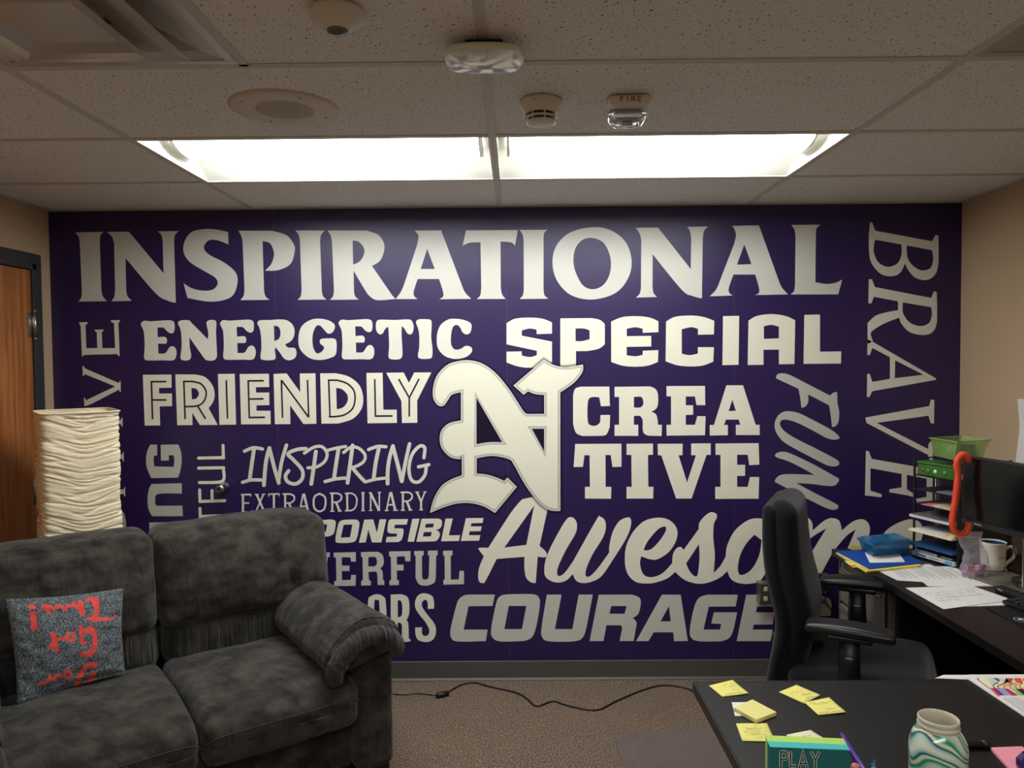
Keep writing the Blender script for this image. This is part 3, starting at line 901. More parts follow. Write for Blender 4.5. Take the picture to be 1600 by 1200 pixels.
# the large blackletter initial: shade, pale rim, grey rim, cream face
N_OUT = "300,38* 400,65* 500,140* 590,250* 650,340* 695,410* 720,432 848,432 848,292 780,285* 730,265 697,290 622,223 845,32 920,72* 1000,88* 1080,78* 1133,68 1130,120* 1080,190* 1010,245* 966,272 967,1145 890,1140* 820,1095* 740,1000* 680,905* 625,805* 590,765* 470,740* 352,757 352,870 430,878* 500,900* 555,925 578,898 647,968 487,1160 400,1110* 300,1087* 200,1092* 100,1122* 8,1160 35,1060* 90,965* 160,915* 243,882 242,725 232,765 160,750* 100,690* 80,620* 95,550* 150,500* 236,480 236,272 170,290* 140,330* 110,370* 70,370* 35,320* 32,240* 60,150* 130,75* 210,45*"
N_H1 = "350,310 540,640 440,640* 350,655"
N_H2 = "756,540 848,540 848,708"
co, h1, h2 = [curve2(parse(s)) for s in (N_OUT, N_H1, N_H2)]
M_shade = mat('printed_shade', (0.004, .002, .01, 1), .5, alpha=.16)
for k, dd in enumerate((-4, -9, -14, -20)):
    printed('mural_initial_shade', wall_back, M_shade, crop(670, 555, 4.704, .0013+.0001*k), [[inset(co, dd)]])
printed('mural_initial', wall_back, M_rimlight, crop(670, 555, 4.704, .0020), [[co, h1, h2]], label='pale outline of the large blackletter N')
printed('mural_initial', wall_back, M_rim, crop(670, 555, 4.704, .0023), [[inset(co, 6), inset(h1, -6), inset(h2, -6)]], label='grey rim of the large blackletter N')
printed('mural_initial', wall_back, M_cream, crop(670, 555, 4.704, .0026), [[inset(co, 19), inset(h1, -19), inset(h2, -19)]], label='cream face of the large blackletter N')


# ------------------------------------------------------------------ loveseat
SX, SY, SR = -.60, 2.73, math.radians(36)
sofa = thing('sofa', 'charcoal suede two-seat sofa standing at an angle in front of the mural', 'sofa', (SX, SY, 0), SR)


def arm_arch(x, k=1.0):
    """height of the arm top over the local x (0 = inner face)"""
    u = (x-.10)/.17
    return -.115*abs(u)**2.2*k if x < .10 else -.085*abs(u)**2.2*k


def gather(Q, axis, freq, amp, seed=0):
    return amp*noise.noise(Vector((Q[axis]*freq+seed, Q[2]*2.0, seed)))


# carcase
mb = MB()
mb.box((-.61, .50, .19), (1.24, .90, .25), .03)
mb.box((-.61, .87, .47), (1.46, .14, .66), .05, seg=3)
mb.build('frame', M_suede, sofa)
# seat cushions
for cx, sd, cw in ((-.281, 1, .552), (-.885, 9, .64)):
    def df(Q, sd=sd):
        x, y, z = Q
        if z > 0:
            z += .012*noise.noise(Vector((x*5, y*5, sd)))
            if y < -.28:
                z -= .012
        # crown towards the front, dip to the back
        z += .02*math.cos((y+.05)*3)-.012
        y += .006*noise.noise(Vector((x*9, z*9, sd)))
        return (x, y, z)
    c = puff((cw, .70, .175), .05, 26, (0, .012, .022), df, .004, 9, sd)
    c.v = [(x+cx, y+.30, z+.350) for x, y, z in c.v]
    sc = c.build('seat_cushion', M_suede, sofa)
    mb = MB()
    hw = cw/2
    p = [(cx-hw+.011, -.048, .28), (cx-hw+.014, -.056, .35), (cx-hw+.036, -.061, .382), (cx, -.071, .388), (cx+hw-.036, -.061, .382), (cx+hw-.014, -.056, .35), (cx+hw-.011, -.048, .28)]
    mb.tube(smooth_path(p, .02), .0022, 6)
    mb.build('seam', M_seam, sc)
# lumbar rolls with gathers
for x0, x1, sd in ((-1.22, -.565, 3), (-.555, .0, 5)):
    def df(Q, sd=sd):
        x, y, z = Q
        g = noise.noise(Vector((x*26, z*2.2, sd)))*.5+noise.noise(Vector((x*55, z*4, sd)))*.25
        k = .018*(.4+min(1, abs(z)/.07))
        return (x, y-g*k*(1 if y < 0 else 0), z)
    c = puff((x1-x0, .20, .23), .075, 44, (0, .02, 0), df, 0)
    c.v = [(x+(x0+x1)/2, y+.675+z*.12, z+.50) for x, y, z in c.v]
    c.build('lumbar_cushion', M_suede2, sofa)
# back pillows
for x0, x1, sd in ((-1.34, -.572, 2), (-.568, .135, 8)):
    def df(Q, sd=sd, w=x1-x0):
        x, y, z = Q
        # vertical gathered seams close to the outer third
        xs_ = (w/2-.19) if sd == 8 else (-w/2+.19)
        g = math.exp(-((x-xs_)/.012)**2)
        y += .014*g
        y -= .006*noise.noise(Vector((x*10, z*26, sd)))*math.exp(-((x-xs_)/.05)**2)
        tp = max(0, z)/.19
        z += .006*noise.noise(Vector((x*9, y*9, sd)))
        y += .010*noise.noise(Vector((x*7, z*7, sd+2)))+.005*abs(noise.noise(Vector((x*12+z*8, z*9-x*4, sd+5))))
        # top gathers
        y -= .007*noise.noise(Vector((x*34, z*5, sd)))*tp**2
        y -= .007*noise.noise(Vector((x*30, z*5, sd+4)))*max(0, -z/.19)**2
        # top rolls away towards the outer end
        if sd == 8 and x > .2:
            z -= .6*(x-.2)**2
        if sd == 2 and x < -.2:
            z -= .6*(x+.2)**2
        return (x, y, z)
    c = puff((x1-x0, .25, .375), .05, 48, (.0, .065, .010), df, .006, 4, sd)
    c.v = [(x+(x0+x1)/2, y+.715+z*.2, z+.745) for x, y, z in c.v]
    c.build('back_cushion', M_suede, sofa)
# arms
for side in (1, -1):
    ox = 0 if side == 1 else -1.225

    def X(x):
        return ox+side*x
    arm = tag(MB().box((X(.062), .415, .295), (.15, .90, .45), .035, seg=3).build('arm', M_suede, sofa))
    # padded roll on top: section swept front to back, drooping over both sides
    def sec(s):
        """arch section, s in 0..1 from inner low edge over the top to the outer low edge"""
        pts = [(-.115, .475), (-.132, .525), (-.105, .58), (-.05, .63), (.01, .655), (.075, .65), (.135, .618), (.160, .575), (.148, .535)]
        t = s*(len(pts)-1); i = min(int(t), len(pts)-2); f = t-i
        p0 = pts[max(i-1, 0)]; p1 = pts[i]; p2 = pts[i+1]; p3 = pts[min(i+2, len(pts)-1)]
        return [.5*((2*p1[q])+(p2[q]-p0[q])*f+(2*p0[q]-5*p1[q]+4*p2[q]-p3[q])*f*f+(3*p1[q]-p0[q]-3*p2[q]+p3[q])*f**3) for q in (0, 1)]
    mb = MB(); ns, nl = 60, 60
    vs = []
    for j in range(nl+1):
        v = j/nl
        y = -.055+.80*v
        # rounding at both ends
        e = min(1, v/.055) if v < .5 else min(1, (1-v)/.10)
        e = math.sqrt(max(0, 1-(1-e)**2))
        for i in range(ns+1):
            s = i/ns
            px_, pz_ = sec(s)
            cxm, czm = .012, .50
            k = .60+.40*e
            x = cxm+(px_-cxm)*k; z = czm+(pz_-czm)*k
            # gathers near the front seam
            gf = math.exp(-((v-.075)/.06)**2)
            g = noise.noise(Vector((s*30, v*4, side*3)))*.6+noise.noise(Vector((s*62, v*6, 9)))*.3
            d = Vector((x-cxm, 0, z-czm)).normalized()
            a = g*.024*gf-.010*math.exp(-((v-.115)/.012)**2)*0
            a += .006*noise.noise(Vector((s*5, v*7, side)))
            a -= .006*math.exp(-((v-.62)/.012)**2)          # cross seam
            vs.append((X(x+d.x*a), y, z+d.z*a))
    fs = []
    for j in range(nl):
        for i in range(ns):
            q = (j*(ns+1)+i, j*(ns+1)+i+1, (j+1)*(ns+1)+i+1, (j+1)*(ns+1)+i)
            fs.append(q if side == 1 else q[::-1])
    mb.add(vs, fs, True)
    for j, fl in ((0, 1), (nl, 0)):
        ring = [j*(ns+1)+i for i in range(ns+1)]
        if (fl and side == 1) or (not fl and side == -1):
            ring = ring[::-1]
        mb.add(vs, [tuple(ring)], True)
    pad = mb.build('arm_pad', M_suede, arm)
    # seam line and second gathered roll below it
    pth = []
    for i in range(41):
        px_, pz_ = sec(i/40)
        pth.append((px_, pz_))
    seam = MB().tube([(X(.012+(p[0]-.012)*.985), -.022, .50+(p[1]-.50)*.985) for p in pth], .004, 6)
    seam.build('seam', M_seam, arm)
    roll = [(.012+(p[0]-.012)*.84, .462+(p[1]-.50)*.84) for p in pth]
    P3 = smooth_path([(X(a), -.048, b) for i, (a, b) in enumerate(roll)], .006)
    n = len(P3)

    def rf(i, k, n=n):
        return 1+.07*noise.noise(Vector((i*.30, k*.5, side)))+.035*noise.noise(Vector((i*.8, k*.9, 4)))
    rad = [.037*math.sqrt(max(.05, 1-abs(2*i/(n-1)-1)**6)) for i in range(n)]
    MB().tube(P3, rad, 18, rfun=rf).build('arm_roll', M_suede2, arm)
for x in (.06, -1.285, ):
    for y in (.03, .85):
        MB().box((x, y, .04), (.12, .09, .08), .006).build('foot', M_black, sofa)

# ------------------------------------------------------------------ throw pillow with upside-down lettering
M_tweed = mat('grey_tweed', rgb(70, 78, 85), .9, spec=.15, col2=rgb(150, 156, 158), nscale=230, nstretch=(1, 1, .7),
              nlo=.44, nhi=.68, bump=.5, bscale=220, dist=.002)
M_red = mat('coral_red_print', rgb(244, 92, 82), .85, spec=.15, bump=.5, bscale=220, dist=.002, col2=rgb(228, 82, 74), nscale=120)
BLp = at(27, 1104, 2, .448); BRp = at(196, 1053, 2, .452)
TLp = at(8, 936, 1, BLp.y+.045); TRp = at(193, 919, 1, BRp.y+.045)
nrm_p = (BRp-BLp).cross(TLp-BLp).normalized()
if nrm_p.y > 0:
    nrm_p = -nrm_p
pc = (BLp+BRp+TLp+TRp)/4
pillow = thing('throw_pillow', 'grey tweed throw pillow with upside-down coral red lettering on the sofa', 'pillow', (pc.x, pc.y, BLp.z))
pil_px = [(52, 210), (1097, 115), (1112, 865), (135, 1155)]      # TL TR BR BL in the 5.714x crop

p_poly = ["232,325 282,318 288,478 235,488", "222,270* 240,256* 262,250* 286,262* 284,282* 262,294* 232,294*",
          "740,190* 790,178* 840,190* 848,250* 835,330* 845,370 900,372* 960,370* 1028,350 1030,365* 960,395* 900,400* 770,410 740,390 700,392 730,370* 765,365 790,330* 785,260* 770,220* 720,225 715,210*"]
p_str = [(52, "668,232 676,285* 680,328"), (26, "640,285 612,238 590,262 560,250 530,300 490,255 440,292"), (30, "432,282 385,262"), (30, "378,262 398,322 350,262"), (12, "352,262 308,322"),
         (46, "412,520 440,660"), (28, "515,560 455,560 375,640"), (26, "530,545* 545,515* 580,515* 600,548* 580,575* 548,575* 530,545"),
         (52, "705,492 765,478* 790,560* 780,640* 730,695* 676,692"), (36, "658,455 665,590"), (26, "665,600 705,590"),
         (52, "795,800 735,795* 680,860* 640,980"), (58, "780,885 770,950"), (24, "515,885* 535,850* 570,855* 575,895* 550,915* 525,905* 515,885"),
         (24, "495,905 450,880 422,930 385,890 372,945 300,962")]
pp = [curve2(parse(s)) for s in p_poly]
ps = [(w, curve2(parse(s), False)) for w, s in p_str]


def in_poly(x, y, c):
    r = False; j = len(c)-1
    for i in range(len(c)):
        if (c[i][1] > y) != (c[j][1] > y) and x < (c[j][0]-c[i][0])*(y-c[i][1])/(c[j][1]-c[i][1])+c[i][0]:
            r = not r
        j = i
    return r


def in_text(x, y):
    for c in pp:
        if in_poly(x, y, c):
            return True
    for w, pts in ps:
        for i in range(len(pts)-1):
            ax, ay = pts[i]; bx_, by_ = pts[i+1]
            dx, dy = bx_-ax, by_-ay
            t = max(0, min(1, ((x-ax)*dx+(y-ay)*dy)/(dx*dx+dy*dy+1e-9)))
            if (x-ax-t*dx)**2+(y-ay-t*dy)**2 < w*w/4:
                return True
    return False


N = 150
mb = MB(); front = []; back = []; fm = []
for j in range(N+1):
    for i in range(N+1):
        u, v = i/N, j/N
        # pinch the sides inwards between the corners
        uu = u+(.5-u)*.05*math.sin(math.pi*v)*2*abs(u-.5)
        vv = v+(.5-v)*.05*math.sin(math.pi*u)*2*abs(v-.5)
        P = TLp.lerp(TRp, uu).lerp(BLp.lerp(BRp, uu), vv)
        b = (math.sin(math.pi*u)*math.sin(math.pi*v))**.55
        e = min(u, 1-u, v, 1-v)
        wr = .010*noise.noise(Vector((u*6, v*14, 1)))*math.exp(-e*7)+.004*noise.noise(Vector((u*9, v*9, 5)))
        front.append(P+nrm_p*(.052*b+wr*min(1, e*25)))
        back.append(P-nrm_p*(.045*b))
fs = []; mi = []
for j in range(N):
    for i in range(N):
        u, v = (i+.5)/N, (j+.5)/N
        top = (pil_px[0][0]+(pil_px[1][0]-pil_px[0][0])*u, pil_px[0][1]+(pil_px[1][1]-pil_px[0][1])*u)
        bot = (pil_px[3][0]+(pil_px[2][0]-pil_px[3][0])*u, pil_px[3][1]+(pil_px[2][1]-pil_px[3][1])*u)
        x, y = top[0]+(bot[0]-top[0])*v, top[1]+(bot[1]-top[1])*v
        a = j*(N+1)+i
        mb.f.append((a, a+N+1, a+N+2, a+1)); mb.sm.append(True)
        mb.mi.append(1 if in_text(x, y) else 0)
mb.v = [tuple(p) for p in front]
base = len(mb.v)
mb.v += [tuple(p) for p in back]
for j in range(N):
    for i in range(N):
        a = base+j*(N+1)+i
        mb.f.append((a, a+1, a+N+2, a+N+1)); mb.sm.append(True); mb.mi.append(0)
mb.build('cover', [M_tweed, M_red], pillow, world=True)

# ------------------------------------------------------------------ paper floor lamp
M_ricep = mat('crinkled_paper', rgb(246, 232, 198), .85, spec=.15, trans=0, bump=.5, bscale=60, bstretch=(.6, .6, 3.0), bdet=5, dist=.004)
LX, LY, LR = -1.905, 3.20, math.radians(38)
lamp = thing('floor_lamp', 'square column floor lamp of crinkled cream paper behind the sofa', 'lamp', (LX, LY, 0), LR)
NA, NZ = 220, 420
vs = []; fs = []; half = .149
for j in range(NZ+1):
    z = .16+(1.405-.16)*j/NZ
    for i in range(NA):
        a = 2*math.pi*i/NA
        c_, s_ = math.cos(a), math.sin(a)
        # rounded square radius
        k = (abs(c_)**9+abs(s_)**9)**(-1/9)
        r = half*k
        x, y = r*c_, r*s_
        per = a*half*1.25
        tilt = .30*math.sin(a*2+.6)
        q = z+tilt*half*math.sin(a+1)
        g = noise.noise(Vector((x*9, y*9, q*95)))*.55
        g2 = abs(noise.noise(Vector((x*5+7, y*5, q*46+z*3))))
        g3 = noise.noise(Vector((x*45, y*45, q*130)))*.22
        edge = min(1, (1.405-z)/.02)
        d = (g*.0040-(.0055*(1-min(1, g2*5)))+g3*.005)*edge
        big = .006*noise.noise(Vector((z*7, a, 3)))
        r2 = 1+(d+big)/half
        vs.append((x*r2, y*r2, z))
for j in range(NZ):
    for i in range(NA):
        i2 = (i+1) % NA
        fs.append((j*NA+i, j*NA+i2, (j+1)*NA+i2, (j+1)*NA+i))
MB().add(vs, fs, True).build('lamp_shade', M_ricep, lamp)


def sq_ring(z, h_, r):
    p = []
    for i in range(97):
        a = 2*math.pi*i/96
        c_, s_ = math.cos(a), math.sin(a)
        k = (abs(c_)**9+abs(s_)**9)**(-1/9)
        p.append((h_*k*c_, h_*k*s_, z))
    return MB().tube(p, r, 6)


sq_ring(1.404, half+.001, .0035).build('top_ring', M_ricep, lamp)
sq_ring(1.385, half-.004, .0022).build('top_ring', M_steel, lamp)
mb = MB()
for a in range(4):
    an = a*math.pi/2+math.pi/4
    mb.tube([(half*1.12*math.cos(an), half*1.12*math.sin(an), .02), (half*1.12*math.cos(an), half*1.12*math.sin(an), 1.39)], .003, 6)
mb.tube([(0, -half, 1.386), (0, half, 1.386)], .002, 6)
mb.build('wire_frame', M_steel, lamp)
MB().lathe([(0, .0), (.14, .0), (.14, .015), (.02, .022), (.012, .05), (.012, .75), (.03, .76), (.03, .82), (0, .83)], 24).build('base', M_black, lamp)

# ------------------------------------------------------------------ wall door stop
p = at(351, 761, 1, WALL)
stop = thing('door_stop', 'round steel door bumper fixed to the mural above the sofa', 'door stop', (p.x, WALL-.002, p.z))
RX = Matrix.Rotation(math.radians(90), 4, 'X')
MB().lathe([(0, 0), (.026, 0), (.026, .004), (.021, .012), (.019, .05), (.023, .056), (.023, .066), (.018, .07)], 28, M=RX).build('body', M_steel, stop)
MB().lathe([(.018, .068), (.016, .076), (.008, .078), (.007, .070), (0, .070)], 24, M=RX).build('rubber_tip', mat('dark_rubber', rgb(70, 66, 62), .6), stop)

# ------------------------------------------------------------------ ceiling devices
def on_ceiling(px, py):
    return at(px, py, 2, CEIL)


FL = Matrix.Rotation(math.pi, 4, 'X')
p = on_ceiling(445, 170)
spk = thing('ceiling_speaker', 'round flush ceiling loudspeaker with a perforated centre', 'speaker', (p.x, p.y, CEIL))
MB().lathe([(0, .004), (.105, .004), (.150, .004), (.158, .001), (.160, -.003)], 56, M=FL).build('baffle', mat('warm_white_enamel', rgb(206, 190, 168), .45), spk)
mbh = MB()
for k in range(1, 15):
    r = k*.0058
    n = max(6, int(2*math.pi*r/.0056))
    for i in range(n):
        a = 2*math.pi*i/n+k*.3
        mbh.add([(r*math.cos(a)+.0017*math.cos(b*math.pi/3), r*math.sin(a)+.0017*math.sin(b*math.pi/3), -.0044) for b in range(6)], [(5, 4, 3, 2, 1, 0)])
o = mbh.build('perforations', mat('perforation_dark', rgb(70, 60, 52), .8), spk); o['kind'] = 'stuff'
for a in (.6, 2.2, 3.8, 5.35):
    MB().lathe([(0, .008), (.004, .0075), (.0055, .004)], 10, (.125*math.cos(a), .125*math.sin(a), 0), M=FL).build('screw', M_steel, spk)

p = on_ceiling(527, 18)
occ = thing('occupancy_sensor', 'white cone-shaped ceiling occupancy sensor at the top of the view', 'sensor', (p.x, p.y, CEIL))
MB().lathe([(.0, .0), (.058, .0), (.060, .006), (.060, .014), (.057, .019), (.029, .038), (.026, .040), (0, .040)], 44, M=FL).build('housing', M_white, occ)
MB().lathe([(.0225, .039), (.022, .044), (.014, .049), (0, .051)], 28, M=FL).build('sensor_lens', mat('smoked_lens', rgb(92, 92, 94), .1, spec=.9), occ)

p = Vector((-.068, 1.80, CEIL))
apo = thing('wireless_access_point', 'glossy white rounded wireless access point hanging under the centre grid bar', 'access point', (p.x, p.y, CEIL))
mb = puff((.19, .165, .014), .0068, 30, (0, 0, .009), lambda Q: ((Q[0])*(1-.17*(abs(Q[1])/.083)**2.6), Q[1]*(1-.22*(abs(Q[0])/.095)**2.6), Q[2]))
mb.v = [(x, y, z-.030) for x, y, z in mb.v]
mb.build('body', M_whitegl, apo)
MB().box((0, 0, -.012), (.09, .09, .022), .006).build('mount', M_black, apo)
MB().tube([(.010, -.075, -.0385), (.004, -.03, -.0455), (-.016, .05, -.0440)], .0008, 4).build('crease', mat('faint_grey', rgb(170, 165, 155), .3), apo)

p = on_ceiling(845, 158)
smk = thing('smoke_detector', 'round white smoke detector between the centre grid bar and the fire strobe', 'smoke detector', (p.x, p.y, CEIL))
MB().lathe([(0, 0), (.061, 0), (.062, .010), (.060, .020), (.052, .030), (.050, .034)], 44, M=FL).build('base', M_white, smk)
MB().lathe([(.050, .034), (.049, .037), (.041, .0385), (.041, .046), (.0475, .0475), (.0475, .051), (.038, .052), (.038, .058), (.044, .0595), (.043, .064), (.036, .068), (0, .069)], 44, M=FL).build('chamber', M_white, smk)
MB().lathe([(.0415, .038), (.0415, .0465)], 40, M=FL).build('vent_slot', M_black, smk)
MB().lathe([(.0385, .0515), (.0385, .0585)], 40, M=FL).build('vent_slot', M_black, smk)
for k in range(8):
    a = k*math.pi/4+.2
    MB().box((.0445*math.cos(a), .0445*math.sin(a), -.048), (.005, .003, .022), 0, rz=a).build('rib', M_white, smk)
MB().lathe([(0, .001), (.0018, .001), (.0018, 0)], 8, (-.02, -.0598, -.014), M=Matrix.Rotation(math.radians(90), 4, 'X')).build('status_light', M_black, smk)

p = on_ceiling(981, 156)
fs_ = thing('fire_strobe', 'white ceiling fire alarm strobe lettered FIRE with a clear lens', 'fire alarm', (p.x, p.y, CEIL), math.radians(-2))
mb = puff((.118, .105, .030), .0145, 20, (0, 0, 0))
mb.v = [(x, y, z-.014) for x, y, z in mb.v]
mb.build('housing', M_white, fs_)
M_clear = mat('clear_lens', rgb(235, 235, 235), .06, trans=.85, spec=.6)
def lensdf(Q):
    x, y, z = Q
    return (x*(1-.18*max(0, -z/.02)), y, z)
mb = puff((.112, .062, .048), .016, 18, (0, 0, .004), lensdf)
mb.v = [(x, y+.022, z-.044) for x, y, z in mb.v]
mb.build('strobe_lens', M_clear, fs_)
mb = MB()
mb.box((0, .022, -.036), (.082, .036, .010), .003)
mb.tube([(-.032, .022, -.05), (.032, .022, -.05)], .0045, 10)
mb.build('reflector', M_chrome, fs_)
MB().box((.0, .022, -.0535), (.030, .012, .006), .002).build('flash_tube', mat('dim_glass', rgb(120, 125, 130), .15), fs_)
# FIRE in red on the slanted housing face that looks at the door side
def ftf(x, y):
    # x 0..100, y 0..24 (up)
    return Vector((p.x+(x-50)*.00062, p.y-.0533, CEIL-.008-(24-y)*.00062))
M_firered = mat('fire_red', rgb(176, 44, 36), .6)
fire = ["4,0 4,24", "4,22 18,22", "4,12 15,12", "36,0 36,24", "54,0 54,24", "54,22 64,22 68,20* 68,14* 64,11 54,11", "62,11 70,0", "84,0 84,24", "84,22 97,22", "84,12 95,12", "84,2 97,2"]
printed('lettering', fs_, M_firered, ftf, [], [(4.2, s, False) for s in fire], label='red letters FIRE')


# ------------------------------------------------------------------ desks
M_esp = mat('espresso_laminate', rgb(34, 25, 23), .36, spec=.45, col2=rgb(40, 30, 27), nscale=5, nstretch=(.6, 8, 1))
M_desk = mat('black_laminate', rgb(25, 24, 23), .42, spec=.4, col2=rgb(28, 27, 26), nscale=30)
M_edge = mat('black_edge_band', rgb(20, 18, 17), .35)
M_drawer = mat('charcoal_drawer_metal', rgb(108, 101, 94), .42)
TOP = .74
desk = thing('front_desk', 'black desk top in the lower right foreground holding notes and a marbled jar', 'desk', (1.33, 1.6, 0))
mb = MB().prism([(.475, 1.15), (2.19, 1.15), (2.19, 1.972), (.475, 1.972)], TOP-.028, TOP)
mb.build('desktop', M_desk, desk, world=True)
MB().box((.472, 1.56, TOP-.014), (.004, .826, .0285)).build('edge_band', M_edge, desk, world=True)
MB().box((1.33, 1.974, TOP-.014), (1.71, .003, .0285)).build('edge_band', M_edge, desk, world=True)
MB().box((.80, 1.56, (TOP-.03)/2), (.03, .76, TOP-.03)).build('end_panel', M_desk, desk, world=True)
MB().box((1.47, 1.30, .45), (1.33, .02, .52)).build('modesty_panel', M_desk, desk, world=True)
MB().box((2.15, 1.56, (TOP-.03)/2), (.03, .76, TOP-.03)).build('end_panel', M_desk, desk, world=True)

RX0 = 1.432
side = thing('side_desk', 'dark espresso desk along the right wall under the monitor', 'desk', (1.8, 2.66, 0))
MB().prism([(RX0, 1.98), (2.19, 1.98), (2.19, 3.345), (RX0, 3.345)], TOP-.028, TOP).build('desktop', M_esp, side, world=True)
MB().box((RX0-.002, 2.662, TOP-.014), (.004, 1.366, .0285)).build('edge_band', M_edge, side, world=True)
MB().box((2.12, 2.66, (TOP-.03)/2), (.03, 1.33, TOP-.03)).build('back_panel', M_esp, side, world=True)
MB().box((1.80, 2.885, (TOP-.03)/2), (.62, .025, TOP-.03)).build('support_panel', M_esp, side, world=True)
MB().box((1.80, 2.02, (TOP-.03)/2), (.62, .025, TOP-.03)).build('support_panel', M_esp, side, world=True)

ped = thing('drawer_pedestal', 'charcoal metal drawer cabinet under the far end of the side desk', 'drawer cabinet', (1.72, 3.12, 0))
MB().box((1.735, 3.12, .355), (.53, .42, .70), .006).build('carcase', M_drawer, ped, world=True)
for z0, z1 in ((.05, .33), (.345, .50), (.515, .665)):
    d = MB().box((1.463, 3.12, (z0+z1)/2), (.018, .395, z1-z0), .004).build('drawer', M_drawer, ped, world=True)
    MB().box((1.449, 3.12, z1-.012), (.014, .37, .008), .002).build('pull_rail', M_steel, d, world=True)
MB().box((1.460, 2.918, .36), (.012, .006, .63), .001).build('edge_trim', M_steel, ped, world=True)
MB().box((1.460, 3.324, .36), (.012, .006, .66), .001).build('edge_trim', M_steel, ped, world=True)

# ------------------------------------------------------------------ chair mat, cable
M_mat = mat('translucent_grey_vinyl', rgb(134, 120, 114), .35, alpha=.46, spec=.4, bump=.3, bscale=500, dist=.0006)
pts = []
for cx, cy, a0 in ((1.34, 3.12, 0), (.45, 3.12, 90), (.45, 2.03, 180), (1.34, 2.03, 270)):
    for k in range(7):
        a = math.radians(a0+k*15)
        pts.append((cx+.04*math.cos(a), cy+.04*math.sin(a)))
o = MB().prism([(x-.9, y-2.5) for x, y in pts], 0, .003).build('chair_mat', M_mat)
o.location = (.9, 2.5, .0005)
tag(o, 'translucent grey plastic floor mat with rounded corners beside the desk', 'floor mat')

cab = thing('extension_cord', 'black power cord with a plug snaking over the carpet below the mural', 'cord', (.1, 3.5, 0))
pxy = [(325, 130), (390, 95), (450, 85), (530, 105), (660, 135), (720, 170), (765, 203), (845, 178), (920, 200), (1060, 222), (1160, 178), (1300, 120), (1400, 98), (1490, 108), (1545, 128), (1640, 190), (1800, 260)]
P3 = [at(600+x/3.2, 1040+y/3.2, 2, .0045) for x, y in pxy]
MB().tube(smooth_path(P3, .012), .0040, 8).build('cable', M_black, cab, world=True)
P3 = [at(600+x/3.2, 1040+y/3.2, 2, .0035) for x, y in ((-160, 190), (-60, 150), (35, 143), (100, 146), (170, 140), (262, 150))]
MB().tube(smooth_path(P3, .012), .0026, 8).build('cable', M_black, cab, world=True)
a = at(600+262/3.2, 1040+150/3.2, 2, .012); b_ = at(600+325/3.2, 1040+138/3.2, 2, .012)
d = (b_-a).normalized()
MB().tube([a, a+d*.004, a+(b_-a)*.5, b_-d*.004, b_], [.012, .0155, .0155, .013, .007], 4).build('plug', M_black, cab, world=True)
for s in (-.006, .006):
    MB().tube([a+Vector((0, 0, s)), a-d*.016+Vector((0, 0, s))], .0018, 6).build('prong', M_steel, cab, world=True)

# ------------------------------------------------------------------ task chair
M_fab = mat('black_chair_fabric', rgb(17, 21, 22), .9, spec=.15, sheen=.15, bump=.2, bscale=700, dist=.0006)
M_arm = mat('soft_black_arm_pad', rgb(30, 29, 29), .38, spec=.45)
ch = thing('office_chair', 'black fabric task chair with T-shaped armrests turned towards the side desk', 'chair', (1.25, 2.685, 0), math.radians(-27))


def bdf(Q):
    x, y, z = Q
    t = (z+.335)/.67
    w = 1.0-.26*max(0, t-.5)**1.4*2-.10*max(0, .25-t)*2
    y *= w
    x += .045*math.exp(-((t-.36)/.24)**2)-.012
    x += .08*y*y
    return (x-.012*(t-.5), y, z)


mb = puff((.105, .44, .675), .052, 30, (.014, 0, 0), bdf)
mb.v = [(x-.235, y, z+.757) for x, y, z in mb.v]
bk = mb.build('backrest', M_fab, ch)
mb = puff((.05, .455, .655), .024, 30, (.016, 0, .0), bdf)
mb.v = [(x-.276, y, z+.750) for x, y, z in mb.v]
mb.build('back_shell', M_fab, bk)


def sdf(Q):
    x, y, z = Q
    if x > .15:
        z -= .5*(x-.15)**2*3
    return (x, y*(1+.04*x), z)


mb = puff((.46, .50, .085), .042, 26, (.01, .01, .012), sdf)
mb.v = [(x+.01, y, z+.485) for x, y, z in mb.v]
mb.build('seat', M_fab, ch)
MB().box((.03, 0, .432), (.40, .40, .022), .01).build('seat_pan', M_black, ch)
for s in (-1, 1):
    y = s*.29
    def adf(Q):
        x, y_, z = Q
        return (x, y_*(1-.18*(x/.14)**2)+s*.012*(x/.14), z-.35*(x-.02)**2*1.1)
    mb = puff((.275, .098, .032), .0155, 22, (0, .002, .006), adf)
    mb.v = [(x-.02, yy+y, z+.708) for x, yy, z in mb.v]
    ar = mb.build('armrest', M_arm, ch)
    MB().box((-.02, y, .681), (.14, .065, .022), .008).build('bracket', M_black, ar)
    mb = MB()
    mb.tube([(-.02, y, .68), (-.02, y, .58), (-.016, y, .44)], [.030, .034, .038], 14)
    mb.v = [(x, y+(yy-y)*.72, z) for x, yy, z in mb.v]
    mb.build('upright', M_black, ar)
    MB().box((.0, s*.245, .432), (.10, .15, .022), .006).build('arm_mount', M_black, ar)
    MB().box((-.02, y-.0235, .615), (.024, .003, .008), .001).build('height_button', M_steel, ar)
mb = MB()
mb.tube(smooth_path([(-.08, 0, .425), (-.22, 0, .425), (-.262, 0, .445), (-.275, 0, .49), (-.278, 0, .55)], .02), .026, 12)
mb.build('back_bar', M_black, ch)
for z in (.455, .50):
    MB().lathe([(0, 0), (.008, 0), (.008, .004), (0, .006)], 10, (-.27, -.027, z), M=RX).build('bolt', M_steel, ch)
MB().tube([(0, 0, .42), (0, 0, .26)], .025, 16).build('gas_column', M_black, ch)
MB().tube([(0, 0, .27), (0, 0, .10)], .036, 16).build('column_cover', M_black, ch)
